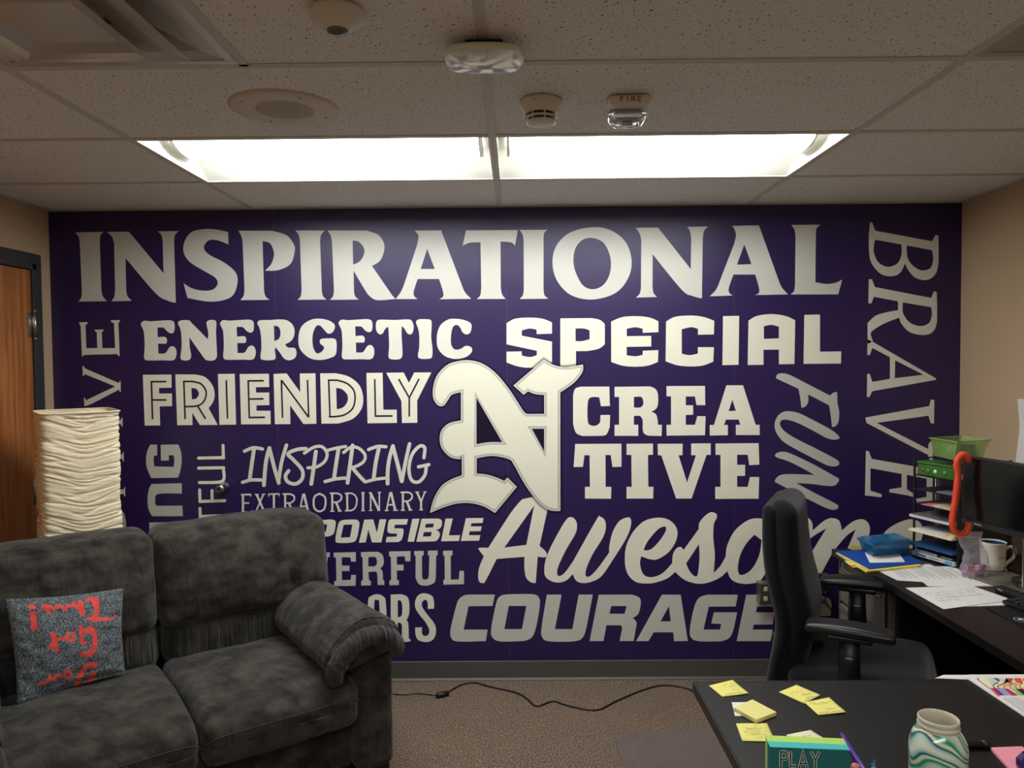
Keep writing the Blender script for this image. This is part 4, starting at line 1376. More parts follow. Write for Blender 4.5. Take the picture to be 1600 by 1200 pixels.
for k in range(5):
    a = 2*math.pi*k/5+.35
    c_, s_ = math.cos(a), math.sin(a)
    lg = MB().tube([(0, 0, .12), (.16*c_, .16*s_, .105), (.285*c_, .285*s_, .082)], [.034, .026, .018], 10).build('leg', M_black, ch)
    ca = MB()
    for s in (-1, 1):
        cx, cy = .285*c_-s*.014*s_, .285*s_+s*.014*c_
        ca.lathe([(0, -.009), (.022, -.009), (.027, -.005), (.027, .005), (.022, .009), (0, .009)], 18, (cx, cy, .031),
                 M=Matrix.Rotation(a+math.pi/2, 4, 'Z') @ Matrix.Rotation(math.pi/2, 4, 'Y'))
    ca.tube([(.285*c_, .285*s_, .085), (.285*c_, .285*s_, .05)], .008, 8)
    ca.box((.285*c_, .285*s_, .046), (.03, .03, .022), .006)
    ca.build('caster', M_black, lg)


# ------------------------------------------------------------------ sheets and notes
def cquad(crop_, pts):
    ox, oy, s = crop_
    return [(ox+x/s, oy+y/s) for x, y in pts]


def sheet(name, label, cat, px, z, th, m, group=None, lift=None, axis=2):
    """thin sheet or pad whose top corners are given as photo directions on the plane z+th"""
    P = [at(x, y, 2, z+th) for x, y in px]
    c = sum(P, Vector())/len(P)
    n = 8
    if len(P) == 4 and lift:
        mb = MB(); vs = []
        for dz in (th, 0):
            for j in range(n+1):
                for i in range(n+1):
                    u, v = i/n, j/n
                    q = P[0].lerp(P[1], u).lerp(P[3].lerp(P[2], u), v)
                    vs.append((q.x-c.x, q.y-c.y, dz+lift(u, v)))
        K = (n+1)**2; fs = []
        for j in range(n):
            for i in range(n):
                a_ = j*(n+1)+i
                fs.append((a_, a_+n+1, a_+n+2, a_+1)); fs.append((K+a_, K+a_+1, K+a_+n+2, K+a_+n+1))
        rim = [i for i in range(n+1)]+[(j+1)*(n+1)-1 for j in range(1, n+1)]+[n*(n+1)+i for i in range(n-1, -1, -1)]+[j*(n+1) for j in range(n-1, 0, -1)]
        for q in range(len(rim)):
            a_, b2 = rim[q], rim[(q+1) % len(rim)]
            fs.append((a_, b2, K+b2, K+a_))
        mb.add(vs, fs, True)
    else:
        mb = MB().prism([(p.x-c.x, p.y-c.y) for p in P][::-1], 0, th)
    o = mb.build(name, m)
    o.location = (c.x, c.y, z)
    WMAT[o.name] = Matrix.Translation(Vector((c.x, c.y, z)))
    if label:
        tag(o, label, cat, group)
    return o


def zplane(crop_, z):
    ox, oy, s = crop_
    return lambda x, y: at(ox+x/s, oy+y/s, 2, z)


c6 = (1080, 975, 5.3333)
DT = TOP+.0004
notes = [('yellow sticky note nearest the far left corner of the desk', [(147, 515), (345, 467), (480, 583), (258, 607)], M_note),
         ('yellow sticky note at the far edge of the desk, overlapped by another note', [(730, 568), (878, 508), (1078, 597), (940, 663)], M_note),
         ('yellow sticky note lying over the corner of its neighbour, right of the pad', [(945, 655), (1150, 612), (1290, 740), (1060, 760)], M_note),
         ('yellow sticky note partly behind the left end of the PLAY box', [(372, 830), (632, 828), (700, 985), (425, 975)], M_note),
         ('pale sticky note sticking out behind the middle of the PLAY box', [(790, 925), (995, 885), (1150, 985), (930, 1025)], mat('pale_note_paper', rgb(236, 234, 196), .8)),
         ('white paper slip under the pad of yellow notes', [(337, 652), (520, 650), (560, 765), (365, 765)], M_paper)]
no = []
for k, (lb, q, m) in enumerate(notes):
    z = DT+(.0009 if k == 2 else 0)
    no.append(sheet('sticky_note' if k < 5 else 'paper_slip', lb, 'sticky note' if k < 5 else 'paper', cquad(c6, q), z, .0005, m,
                    'sticky notes on the desk' if k < 5 else None,
                    lift=(lambda u, v: .0006+.0016*(u*u*v*v)) if k < 5 else None))
pad = sheet('note_pad', 'thick pad of blank yellow sticky notes on the desk', 'note pad', cquad(c6, [(355, 697), (510, 628), (710, 733), (542, 797)]), DT+.0008, .009, mat('pad_yellow', rgb(238, 228, 146), .8))


def scrawl(parent, crop_, z, lines, seed=1, w=2.4, m=None):
    rnd = random.Random(seed); st = []
    for (x0, y0, x1, y1) in lines:
        L = math.hypot(x1-x0, y1-y0); n = max(4, int(L/7)); dx, dy = (x1-x0)/L, (y1-y0)/L
        cur = []
        for i in range(n+1):
            t = i/n*L
            if cur and rnd.random() < .16:
                if len(cur) > 2:
                    st.append((w, ' '.join('%.1f,%.1f*' % p for p in cur)))
                cur = []; continue
            a_ = rnd.uniform(-7, 7)
            cur.append((x0+dx*t-dy*a_*.6, y0+dy*t+dx*a_*.8))
        if len(cur) > 2:
            st.append((w, ' '.join('%.1f,%.1f*' % p for p in cur)))
    o = printed('handwriting', parent, m or M_ink, zplane(crop_, z), [], st, nv=(0, 0, 1))
    o['kind'] = 'stuff'
    return o


scrawl(no[0], c6, DT+.0030, [(265, 508, 350, 490), (320, 520, 372, 512), (345, 548, 395, 545), (290, 585, 425, 565)], 1)
scrawl(no[1], c6, DT+.0030, [(810, 580, 930, 548), (920, 590, 1000, 575), (960, 612, 1020, 598), (955, 628, 985, 622)], 2)
scrawl(no[2], c6, DT+.0040, [(985, 655, 1070, 662), (1080, 655, 1170, 645), (1130, 705, 1225, 695), (1070, 742, 1250, 722)], 3)
scrawl(no[3], c6, DT+.0030, [(500, 850, 545, 848), (455, 872, 620, 868), (445, 896, 635, 893), (455, 918, 640, 915), (545, 944, 600, 940)], 4)
scrawl(no[4], c6, DT+.0030, [(920, 938, 1000, 928)], 5)

# ------------------------------------------------------------------ PLAY box
P0 = at(1203, 1167, 2, .81); P1 = at(1328, 1172, 2, .81); P2 = at(1199, 1158, 2, .81); P3_ = at(1323, 1163.5, 2, .81)
P4 = at(1196, 1149, 2, .81); P5 = at(1318, 1154, 2, .81)
bxp = thing('card_box', 'teal and lime green boxed card set lettered PLAY standing on the desk', 'box', ((P0.x+P1.x)/2, P0.y, TOP))
M_teal = mat('dark_teal_card', rgb(34, 108, 106), .5, col2=rgb(38, 114, 112), nscale=300)
M_turq = mat('turquoise_card', rgb(62, 196, 192), .5)
M_lime = mat('lime_card', rgb(188, 228, 96), .5)
MB().prism([tuple(v.xy) for v in (P0, P1, P3_, P2)], TOP, .8092).build('front_box', M_teal, bxp, world=True)
MB().prism([tuple(v.xy) for v in (P0, P1, P3_, P2)], .8093, .8102).build('top_edge', M_turq, bxp, world=True)
MB().prism([tuple(v.xy) for v in (P2, P3_, P5, P4)], TOP, .8102).build('back_sleeve', M_lime, bxp, world=True)
_pn = Vector(((P1-P0).y, -(P1-P0).x, 0)).normalized()


def ptf(x, y):
    dd = at(1180+x/7.273, 1110+y/7.273, 1, 1.5)-CAM
    t = (P0-CAM).dot(_pn)/dd.dot(_pn)
    return CAM+dd*t+_pn*.0006


PL = ["290,462 290,646", "290,468 335,468 358,488* 360,515* 350,545* 330,555 290,555", "400,462 400,632", "392,630 466,630",
      "500,648 541,465 588,648", "516,600 572,600", "632,466 682,560 730,466", "682,552 680,650"]
printed('lettering', bxp, mat('box_cream', rgb(212, 220, 200), .6), ptf, [], [(36, s, False) for s in PL], label='cream outlined letters PLAY', nv=_pn)
printed('lettering_inside', bxp, mat('box_dark', rgb(48, 62, 60), .6), lambda x, y: ptf(x, y)+_pn*.0006, [], [(17, s, False) for s in PL], nv=_pn)

# ------------------------------------------------------------------ marbled jar
M_marble = mat('marbled_paint', rgb(220, 225, 205), .18, coat=.4)
nt = M_marble.node_tree; _b = nt.nodes['Principled BSDF']
_tc = nt.nodes.new('ShaderNodeTexCoord')
_mp = nt.nodes.new('ShaderNodeMapping'); _mp.inputs['Rotation'].default_value = (.5, .9, .2); _mp.inputs['Location'].default_value = (.37, .1, .2)
nt.links.new(_tc.outputs['Object'], _mp.inputs['Vector'])
_w = nt.nodes.new('ShaderNodeTexWave'); _w.inputs['Scale'].default_value = 4.2; _w.inputs['Distortion'].default_value = 6.5
_w.inputs['Detail'].default_value = 1.2; _w.inputs['Detail Scale'].default_value = 2.2
nt.links.new(_mp.outputs[0], _w.inputs['Vector'])
_r = nt.nodes.new('ShaderNodeValToRGB'); cr = _r.color_ramp
cols = [(0, (232, 236, 222)), (.16, (150, 205, 190)), (.24, (30, 112, 120)), (.32, (28, 98, 112)), (.38, (214, 210, 184)), (.52, (238, 236, 220)), (.62, (60, 190, 80)), (.68, (40, 170, 70)), (.74, (40, 130, 130)), (.84, (130, 200, 186)), (1, (226, 222, 198))]
cr.elements[0].position = 0; cr.elements[0].color = rgb(*cols[0][1])
cr.elements[1].position = 1; cr.elements[1].color = rgb(*cols[-1][1])
for p_, c_ in cols[1:-1]:
    e = cr.elements.new(p_); e.color = rgb(*c_)
nt.links.new(_w.outputs['Fac'], _r.inputs['Fac']); nt.links.new(_r.outputs['Color'], _b.inputs['Base Color'])
M_jarin = mat('pale_ceramic', rgb(214, 206, 184), .4)
jc = at(1466, 1160, 1, 1.43)
jar = thing('marbled_jar', 'open jar painted in green, teal and white swirls on the desk', 'jar', (jc.x, 1.43, TOP))
R0 = .0515
MB().lathe([(0, 0), (R0-.006, 0), (R0, .006), (R0, .108), (R0-.002, .124), (R0-.009, .138), (.0365, .1455)], 56).build('body', M_marble, jar)
MB().lathe([(.0365, .1455), (.0355, .1485), (.0375, .150), (.0375, .153), (.0345, .155), (.0355, .158), (.037, .161), (.0365, .1655), (.035, .167), (.0335, .1655), (.033, .15)], 56).build('rim', M_jarin, jar)
MB().lathe([(.0333, .160), (.0325, .145), (.047, .125), (.047, .01), (0, .008)], 48).build('inside', M_jarin, jar)

# ------------------------------------------------------------------ small things on the front desk
M_purp = mat('purple_pencil_paint', rgb(98, 60, 168), .35)
a = at(1314.5, 1146.5, 2, TOP+.006); b_ = at(1347, 1198, 2, TOP+.006); d = (b_-a).normalized()
pen = thing('pencil', 'purple pencil lying beside the PLAY box', 'pencil', (b_.x, b_.y, TOP))
MB().tube([a+d*.004, b_+d*.10], .0052, 6).build('barrel', M_purp, pen, world=True)
MB().tube([a, a+d*.004], [.003, .0052], 12).build('end', M_purp, pen, world=True)
MB().tube([b_+d*.10, b_+d*.118], [.0052, .0008], 8).build('tip', M_paper, pen, world=True)
p = at(1337, 1203, 2, TOP+.006)
o = MB().lathe([(0, -.010)]+[(.010*math.sin(k*math.pi/10), -.010*math.cos(k*math.pi/10)) for k in range(1, 10)]+[(0, .010)], 18).build('marble_ball', mat('peach_marble', rgb(232, 168, 150), .3, col2=rgb(190, 70, 90), nscale=200))
o.location = (p.x, p.y, TOP+.0102); tag(o, 'small peach ball between the PLAY box and the purple pencil', 'ball')
p = at(1366, 1201, 2, TOP)
pin = thing('toy_pin', 'tiny blue plastic pin standing at the bottom edge of the view', 'trinket', (p.x, p.y, TOP))
M_bl = mat('sky_blue_plastic', rgb(70, 140, 190), .4)
MB().lathe([(0, 0), (.006, 0), (.006, .002), (.0016, .003), (.0016, .016), (.0022, .018), (0, .019)], 12).build('stem', M_bl, pin)
MB().tube([(0, 0, .010), (-.007, 0, .010)], .0011, 6).build('arm', M_bl, pin)
pk = sheet('pink_note_pad', 'pink sticky note pad at the right edge of the desk', 'note pad', [(1547.7, 1167.8), (1597, 1166), (1652, 1213), (1592, 1216)], DT, .006, mat('pink_paper', rgb(250, 160, 176), .8))
p = at(1606, 1206, 2, TOP+.0068)
gem = thing('glass_paperweight', 'faceted dark purple glass paperweight on the pink pad', 'paperweight', (p.x, p.y, TOP+.0068))
M_gem = mat('purple_glass', rgb(92, 48, 140), .06, trans=.35, spec=.8, col2=rgb(58, 26, 96), nscale=60)
mb = MB().lathe([(0, 0), (.017, 0), (.021, .012), (.021, .026), (.012, .038), (0, .040)], 7, smooth=False)
mb.build('crystal', M_gem, gem)
p = at(1512, 1163, 2, TOP+.008); p2 = at(1545.5, 1163, 2, TOP+.008); d = (p2-p).normalized()
mk = thing('marker_pen', 'black marker lying on the desk right of the marbled jar', 'marker', (p2.x, p2.y, TOP))
MB().tube([p-d*.06, p+d*.03], .0078, 16).build('barrel', M_black, mk, world=True)
MB().tube([p+d*.0302, p2-d*.002, p2], [.0084, .0084, .0076], 16).build('cap', M_black, mk, world=True)

# newspaper pages with colour print
cn = (1500, 1040, 16.0)
z0 = DT
sheet('white_sheet', 'white sheet of paper at the far edge of the front desk', 'paper', [(1461, 1059.5), (1474, 1054.5), (1540, 1054.5), (1530, 1062)], z0, .0012, M_paper)
news2 = sheet('magazine', 'lower magazine of the open pair at the right edge of the front desk', 'magazine', [(1508.5, 1057.5), (1700, 1056), (1820, 1180), (1690, 1178)], z0+.0014, .003, M_paper, 'magazines on the front desk')
news = sheet('magazine', 'top magazine page with colourful wavy print at the right edge of the desk', 'magazine', [(1513, 1054), (1705, 1053), (1830, 1176), (1700, 1177)], z0+.0048, .0016, M_paper, 'magazines on the front desk')
zt = z0+.0048+.0018
zf = zplane(cn, zt)


def pr(nm, col, polys=(), strokes=(), dz=0):
    printed(nm, news, mat('print_%d_%d_%d' % col, rgb(*col), .6), zplane(cn, zt+dz), polys, strokes, nv=(0, 0, 1))


pr('page_print', (244, 240, 196), [["430,310 1150,310 1500,560 740,560"], ["1000,560 1150,310 2400,310 2700,570"]])
pr('page_print', (208, 220, 216), [["680,300 1150,310 1120,400 900,420 800,520"]], dz=.0002)
pr('page_print', (222, 66, 120), [["740,560 810,560 1000,740 930,745"]], dz=.0002)
pr('page_print', (132, 36, 104), [["810,560 900,560 1110,740 1000,742"]], dz=.0002)
pr('page_print', (150, 170, 214), [["900,560 1085,570 1310,745 1110,742"]], dz=.0002)
pr('page_print', (206, 34, 76), [["1085,570 1200,575 1460,745 1310,748"]], dz=.0002)
pr('page_print', (150, 200, 110), [["1290,580 1395,580 1640,748 1470,745"]], dz=.0002)
pr('page_print', (28, 32, 32), [["1395,580 2300,580 2600,740 1610,742"]], dz=.0002)
pr('page_print', (232, 84, 46), [["1340,315 1520,315 1560,400* 1560,470* 1480,440* 1400,410*"], ["1560,320 2300,310 2400,400 1600,420"]], dz=.0004)
pr('page_print', (200, 60, 60), [["1170,315 1300,315 1330,345* 1280,390* 1230,360*"], ["410,320 440,308 490,345 455,362"]], [(16, "455,355 740,570"), (26, "1245,395 960,500 940,530* 990,580")], dz=.0004)
pr('page_print', (226, 112, 70), [], [(24, "1390,440 1100,500 1090,540* 1140,590"), (24, "1330,450 1240,510* 1290,580"), (24, "1430,460 1385,520* 1430,580"), (24, "1500,470 1500,540* 1600,600")], dz=.0005)
pr('page_print', (52, 48, 92), [["820,315 920,312 1000,360 960,395* 900,350*"]], [(22, "950,425 850,470* 830,510* 870,560")], dz=.0005)
pr('page_print', (196, 188, 190), [], [(10, "%d,800 %d,1190" % (1080+45*k, 1660+50*k), False) for k in range(9)], dz=.0001)

# ------------------------------------------------------------------ papers and folders on the side desk
c5 = (1300, 775, 5.3333)
c5b = (1300, 820, 13.333)
ZS = TOP+.0004
M_manila = mat('yellow_folder', rgb(240, 218, 112), .7)
M_blue = mat('royal_blue_card', rgb(24, 74, 160), .5)
for k, (lb, q) in enumerate((('lower yellow file folder with tab at the corner of the side desk', [(1309, 866), (1395, 862), (1436, 886), (1353, 893)]),
                             ('upper yellow file folder with tab under the blue folder', [(1306, 863.5), (1392, 859.5), (1440, 883), (1358, 892)]))):
    f = sheet('file_folder', lb, 'folder', q, ZS+.005*k, .0045, M_manila, 'yellow file folders on the side desk')
    t0 = at(1328-3*k, 879-3*k, 2, ZS+.005*k+.002); t1 = at(1340-3*k, 886-3*k, 2, ZS+.005*k+.002)
    dv = Vector((-.022, -.004, 0))
    MB().prism([tuple(v.xy) for v in (t0, t0+dv*.8, t1+dv, t1)], ZS+.005*k+.001, ZS+.005*k+.002).build('folder_tab', M_manila, f, world=True)
sheet('blue_folder', 'royal blue folder on top of the yellow file folders', 'folder', [(1306, 861), (1400, 857), (1443, 879), (1359, 888.5)], ZS+.0105, .003, M_blue)
ZB = ZS+.0137
sheet('paper_sheet', 'white sheet on the blue folder under the clear blue box', 'paper', [(1351, 863), (1405, 864.5), (1414, 878), (1359, 879.3)], ZB, .0008, M_paper)
# small yellow card at the far desk end
cd = thing('yellow_card', 'small yellow folded card at the far end of the side desk', 'card', (at(1337, 861, 1, 3.325).x, 3.325, TOP))
q = [at(x, y, 1, 3.325) for x, y in ((1329, 852), (1345, 853.5), (1346, 861), (1330, 861))]
MB().add([(v.x, v.y, v.z) for v in q]+[(v.x, v.y+.002, v.z) for v in q], [(3, 2, 1, 0), (4, 5, 6, 7), (0, 1, 5, 4), (1, 2, 6, 5), (2, 3, 7, 6), (3, 0, 4, 7)]).build('card', M_manila, cd, world=True)
zb_ = min(v.z for v in q)
MB().box((cd.location.x, 3.325, (TOP+zb_)/2), (.02, .006, zb_-TOP)).build('stand', M_manila, cd, world=True)

sh = []
for lb, q, dz in (('printed sheet with dense text, farthest left of the papers on the side desk', [(285, 575), (815, 567), (1150, 738), (545, 703)], .0006),
                  ('printed sheet reaching towards the bag of candy', [(600, 592), (1000, 585), (1365, 752), (800, 752)], 0),
                  ('handwritten sheet nearest the edge of the side desk', [(612, 765), (1160, 745), (1503, 865), (930, 943)], .0016),
                  ('blank sheet peeking out under the handwritten sheet', [(700, 800), (1230, 770), (1540, 907), (1000, 925)], .0)):
    sh.append(sheet('paper_sheet', lb, 'paper', cquad(c5, q), ZS+dz, .0008, M_paper, 'papers on the side desk'))
st = []
for k in range(22):
    x0 = 455+k*24
    if k % 7 == 6:
        continue
    st.append((2.2, "%d,%d %d,%d" % (x0, 596, x0+130, 672), False) if k % 2 else (2.2, "%d,%d %d,%d" % (x0, 592, x0+165, 690), False))
o = printed('text_lines', sh[0], M_ink, zplane(c5, ZS+.0017), [], st, nv=(0, 0, 1)); o['kind'] = 'stuff'
o = printed('text_lines', sh[1], M_ink, zplane(c5, ZS+.0012), [], [(6, "1120,655 1160,700", False)], nv=(0, 0, 1)); o['kind'] = 'stuff'
scrawl(sh[2], c5, ZS+.0028, [(780, 815, 1190, 775), (860, 830, 1200, 795), (865, 855, 1250, 820), (890, 875, 1050, 862)], 9, w=2)

# clear blue storage box with lid
M_bluep = mat('translucent_blue', rgb(46, 132, 184), .12, alpha=.46, spec=.6)
M_bluel = mat('translucent_blue_lid', rgb(40, 124, 176), .1, alpha=.55, spec=.6)
zb0 = ZB+.0012
N0, L0, R0_ = at(1364, 869.5, 2, zb0), at(1347, 859.5, 2, zb0), at(1419, 864.5, 2, zb0)
zt0 = zb0+.062
N1, L1, R1 = at(1363.5, 851.5, 2, zt0), at(1340.5, 841, 2, zt0), at(1424, 845, 2, zt0)
F0 = L0+R0_-N0; F1 = L1+R1-N1
bb = thing('storage_box', 'translucent blue plastic box with lid on the blue folder', 'storage box', ((N0.x+F0.x)/2, (N0.y+F0.y)/2, zb0))


def openbox(base, top, th=.0015):
    cb = sum(base, Vector())/4; ct = sum(top, Vector())/4
    ib = [v.lerp(cb, .03)+Vector((0, 0, th)) for v in base]; it = [v.lerp(ct, .03) for v in top]
    vs = base+top+ib+it; fs = [(3, 2, 1, 0), (8, 9, 10, 11)]
    for i in range(4):
        j = (i+1) % 4
        fs += [(i, j, j+4, i+4), (j+8, i+8, i+12, j+12), (i+4, j+4, j+12, i+12)]
    return MB().add(vs, fs)


openbox([N0, R0_, F0, L0], [N1, R1, F1, L1]).build('tub', M_bluep, bb, world=True)


def ringbox(cs, z0, z1, grow):
    c = sum(cs, Vector())/4
    return MB().prism([tuple((c+(v-c)*grow).xy) for v in cs], z0, z1)


lid = ringbox([N1, R1, F1, L1], zt0-.006, zt0+.004, 1.04).build('lid', M_bluel, bb, world=True)
ringbox([N1, R1, F1, L1], zt0+.0042, zt0+.009, .90).build('lid_panel', M_bluel, bb, world=True)
mb = MB()
for k in (.3, .62):
    a1 = N1.lerp(R1, k); a2 = L1.lerp(F1, k)
    mb.tube([a1.lerp(a2, .1)+Vector((0, 0, .011)), a1.lerp(a2, .9)+Vector((0, 0, .011))], .0018, 6)
mb.build('lid_rib', M_bluel, bb, world=True)['kind'] = 'stuff'

# ------------------------------------------------------------------ tray organiser
A = at(1425.5, 868, 2, TOP); ang = math.atan2(.335, .942)
org = thing('tray_organizer', 'tall black letter tray organizer with seven shelves in the far right corner', 'tray organizer', (A.x, A.y, TOP), ang)
WI, DE, HT = .222, .30, .43
SHZ = [.006, .052, .112, .173, .232, .294, .356]
for z in SHZ:
    MB().box((DE/2, -WI/2, z), (DE, WI, .0035), .0012, seg=1).build('shelf', M_black, org)
for x, y in ((.004, -.004), (.004, -WI+.004), (DE-.004, -.004), (DE-.004, -WI+.004)):
    MB().box((x, y, HT/2), (.009, .009, HT), .002, seg=1).build('post', M_black, org)
MB().box((DE/2, -WI-.001, HT/2-.02), (DE, .003, HT-.04), .001, seg=1).build('side_panel', M_black, org)
for k in range(3):
    MB().tube([(.135+k*.011, .004, 0), (.135+k*.011, .004, HT-.05)], .0022, 6).build('rod', M_steel, org)
for y in (-.004, -WI+.004):
    MB().tube([(0, y, HT-.004), (DE, y, HT-.004)], .003, 6).build('top_rail', M_black, org)
MB().box((.30, -WI/2, .22), (.003, WI, .10), .001, seg=1).build('back_panel', M_black, org)
MO = WMAT[org.name]


def oslab(name, label, cat, x0, x1, y0, y1, z0, z1, m, group=None, skew=0, bev=.001):
    """slab lying in the organiser; coordinates in its own frame"""
    c = Vector(((x0+x1)/2, (y0+y1)/2, z0))
    o = MB().box((0, 0, (z1-z0)/2), (x1-x0, y1-y0, z1-z0), bev, seg=1).build(name, m)
    w = MO @ c
    o.location = w; o.rotation_euler = (0, 0, ang+skew)
    WMAT[o.name] = Matrix.Translation(w) @ Matrix.Rotation(ang+skew, 4, 'Z')
    tag(o, label, cat, group)
    return o


M_cover = mat('white_book_cover', rgb(206, 214, 214), .45)
M_darkcov = mat('dark_book_cover', rgb(34, 38, 48), .4)
bk1 = oslab('book', 'pale thick paperback at the bottom of the tray organizer', 'book', -.012, .20, -.214, -.008, .0082, .026, M_cover, 'books in the tray organizer')
bk2 = oslab('book', 'dark covered book lying on the pale paperback', 'book', -.008, .20, -.212, -.01, .0264, .040, M_darkcov, 'books in the tray organizer')


def obox(parent, name, c, s, m):
    o = MB().box((0, 0, 0), s).build(name, m)
    w = MO @ Vector(c)
    o.parent = parent
    o.matrix_basis = WMAT[parent.name].inverted() @ Matrix.Translation(w) @ Matrix.Rotation(ang, 4, 'Z')
    return o


obox(bk1, 'spine_print', (-.0125, -.055, .017), (.0008, .05, .006), M_blue)
obox(bk1, 'spine_print', (-.0125, -.12, .017), (.0008, .05, .002), M_inkdark)
obox(bk1, 'spine_print', (-.0125, -.19, .017), (.0008, .035, .012), mat('light_blue_print', rgb(90, 150, 210), .5))
obox(bk2, 'spine_print', (-.0085, -.075, .033), (.0008, .11, .009), M_cover)
obox(bk2, 'spine_lettering', (-.0095, -.075, .034), (.0008, .09, .002), M_inkdark)
obox(bk2, 'spine_lettering', (-.0085, -.175, .033), (.0008, .05, .003), M_cover)
oslab('folder', 'dark blue folder on the second shelf of the tray organizer', 'folder', -.03, .26, -.216, -.004, .0545, .064, mat('navy_folder', rgb(24, 74, 118), .5), skew=.02)
o1 = oslab('file_folder', 'cream file folder bulging out of the third shelf', 'folder', -.028, .26, -.214, -.002, .1145, .124, mat('cream_folder', rgb(238, 224, 182), .7), 'papers in the tray organizer')
oslab('paper_stack', 'grey white papers on the cream folder in the third shelf', 'paper', -.02, .26, -.212, -.03, .1243, .133, mat('cool_paper', rgb(206, 206, 210), .7), 'papers in the tray organizer', skew=.03)
oslab('yellow_slip', 'yellow slip over the papers of the third shelf', 'paper', -.024, .10, -.19, -.15, .1334, .1350, mat('slip_yellow', rgb(236, 214, 96), .7), skew=.5)
oslab('magazine', 'stack of magazines with white page edges on the fourth shelf', 'magazine', -.025, .25, -.214, -.004, .1755, .186, mat('magazine_pages', rgb(214, 214, 220), .5))
oslab('magazine', 'dark glossy magazine on top of the magazine stack', 'magazine', -.022, .25, -.212, -.006, .1863, .190, mat('magazine_cover', rgb(96, 94, 100), .25))
oslab('paper_stack', 'tan papers on the fifth shelf of the tray organizer', 'paper', -.012, .25, -.214, -.11, .2345, .244, mat('tan_paper', rgb(206, 188, 158), .7), 'papers in the tray organizer', skew=-.03)
oslab('pink_folder', 'slim folder with a red edge on the fifth shelf', 'folder', -.014, .2, -.11, -.055, .2345, .2385, mat('rose_edge', rgb(214, 120, 130), .6))
oslab('envelope', 'tan envelope lying on the tan papers', 'envelope', -.006, .2, -.21, -.15, .2445, .2475, mat('tan_envelope', rgb(190, 168, 134), .7), skew=.1)
oslab('paper_stack', 'dark folder with white papers on the sixth shelf', 'paper', -.004, .26, -.214, -.12, .2965, .303, mat('grey_paper', rgb(120, 122, 126), .6), 'papers in the tray organizer')

# green lidded box with dots
M_green = mat('green_plastic', rgb(62, 112, 42), .3, spec=.5, col2=rgb(54, 100, 36), nscale=20)
zg = SHZ[6]+.0022
c = MO @ Vector((.045, -.116, zg))
gb = thing('green_box', 'green plastic box with coloured dots on the top shelf of the organizer', 'storage box', c, ang)
mb = puff((.10, .185, .052), .008, 12); mb.v = [(x, y, z+.026) for x, y, z in mb.v]
mb.build('body', M_green, gb)
mb = puff((.107, .192, .012), .0055, 12); mb.v = [(x, y, z+.056) for x, y, z in mb.v]
mb.build('lid', M_green, gb)
for y, r, col in ((.062, .008, (150, 70, 40)), (.0, .0085, (225, 240, 200)), (.035, .0075, (80, 150, 66)), (-.045, .010, (84, 148, 40))):
    mb = MB().lathe([(0, .0008), (r, .0008), (r, 0)], 20, (-.0512, y, .026), M=Matrix.Rotation(-math.pi/2, 4, 'Y'))
    mb.build('dot', mat('dot_%d' % col[0], rgb(*col), .5), gb)

# patterned tin and the lime tub above it
zt_ = SHZ[6]+TOP+.0022
c = MO @ Vector((.15, -.135, SHZ[6]+.0022))
tin = thing('patterned_tin', 'small dark tin with red and pale pattern behind the green box', 'tin', c, ang)
M_tin = mat('pattern_tin', rgb(70, 46, 50), .3, col2=rgb(206, 90, 110), nscale=55, nlo=.5, nhi=.56)
MB().lathe([(0, 0), (.040, 0), (.042, .002), (.042, .088), (.040, .0905), (0, .0905)], 36).build('tin_body', M_tin, tin)
MB().lathe([(.0424, .074), (.0436, .0745), (.0436, .0915), (.041, .0928), (0, .0928)], 36).build('tin_lid', mat('tin_lid_paint', rgb(150, 40, 50), .3), tin)
zc = c.z+.0932
L0, N0, R0_ = at(1459, 712, 2, zc), at(1490.5, 719, 2, zc), at(1534, 717.5, 2, zc)
zr = zc+.074
L1, N1, R1 = at(1453.5, 685, 2, zr), at(1496, 691.5, 2, zr), at(1547, 688, 2, zr)
F0 = L0+R0_-N0; F1 = L1+R1-N1
tub = thing('green_tub', 'translucent lime green open tub holding teal packets above the organizer', 'storage tub', ((N0.x+F0.x)/2, (N0.y+F0.y)/2, zc))
M_lg = mat('translucent_lime', rgb(150, 184, 96), .12, alpha=.42, spec=.6)
openbox([N0, R0_, F0, L0], [N1, R1, F1, L1]).build('tub', M_lg, tub, world=True)
M_lg2 = mat('translucent_lime_rim', rgb(160, 192, 104), .12, alpha=.7, spec=.6)
rc = [N1, R1, F1, L1]; cc = sum(rc, Vector())/4
ro = [cc+(v-cc)*1.05 for v in rc]
mb = MB()
for i in range(4):
    j = (i+1) % 4
    a_, b2, c2, d2 = rc[i], rc[j], ro[j], ro[i]
    dz = Vector((0, 0, .004))
    mb.add([a_, b2, c2, d2, a_+dz, b2+dz, c2+dz, d2+dz], [(0, 1, 2, 3), (7, 6, 5, 4), (2, 1, 5, 6), (0, 3, 7, 4), (3, 2, 6, 7), (1, 0, 4, 5)])
mb.build('rim', M_lg2, tub, world=True)
cb = (N0+F0)/2
for k, (lb, dx, dy, col, r) in enumerate((('teal packet with a pale label inside the lime tub, left one', -.035, .01, (20, 130, 150), .5), ('teal packet inside the lime tub, right one', .035, -.01, (24, 104, 128), -.2))):
    o = MB().box((0, 0, .027), (.055, .018, .054), .003).build('packet', mat('packet_%d' % k, rgb(*col), .3))
    o.location = (cb.x+dx, cb.y+dy, zc+.002); o.rotation_euler = (0, 0, r)
    tag(o, lb, 'packet', 'packets in the lime tub')
    if k == 0:
        l = MB().box((0, -.0098, .036), (.032, .0008, .026)).build('label_patch', mat('lime_label', rgb(214, 226, 120), .6), o)

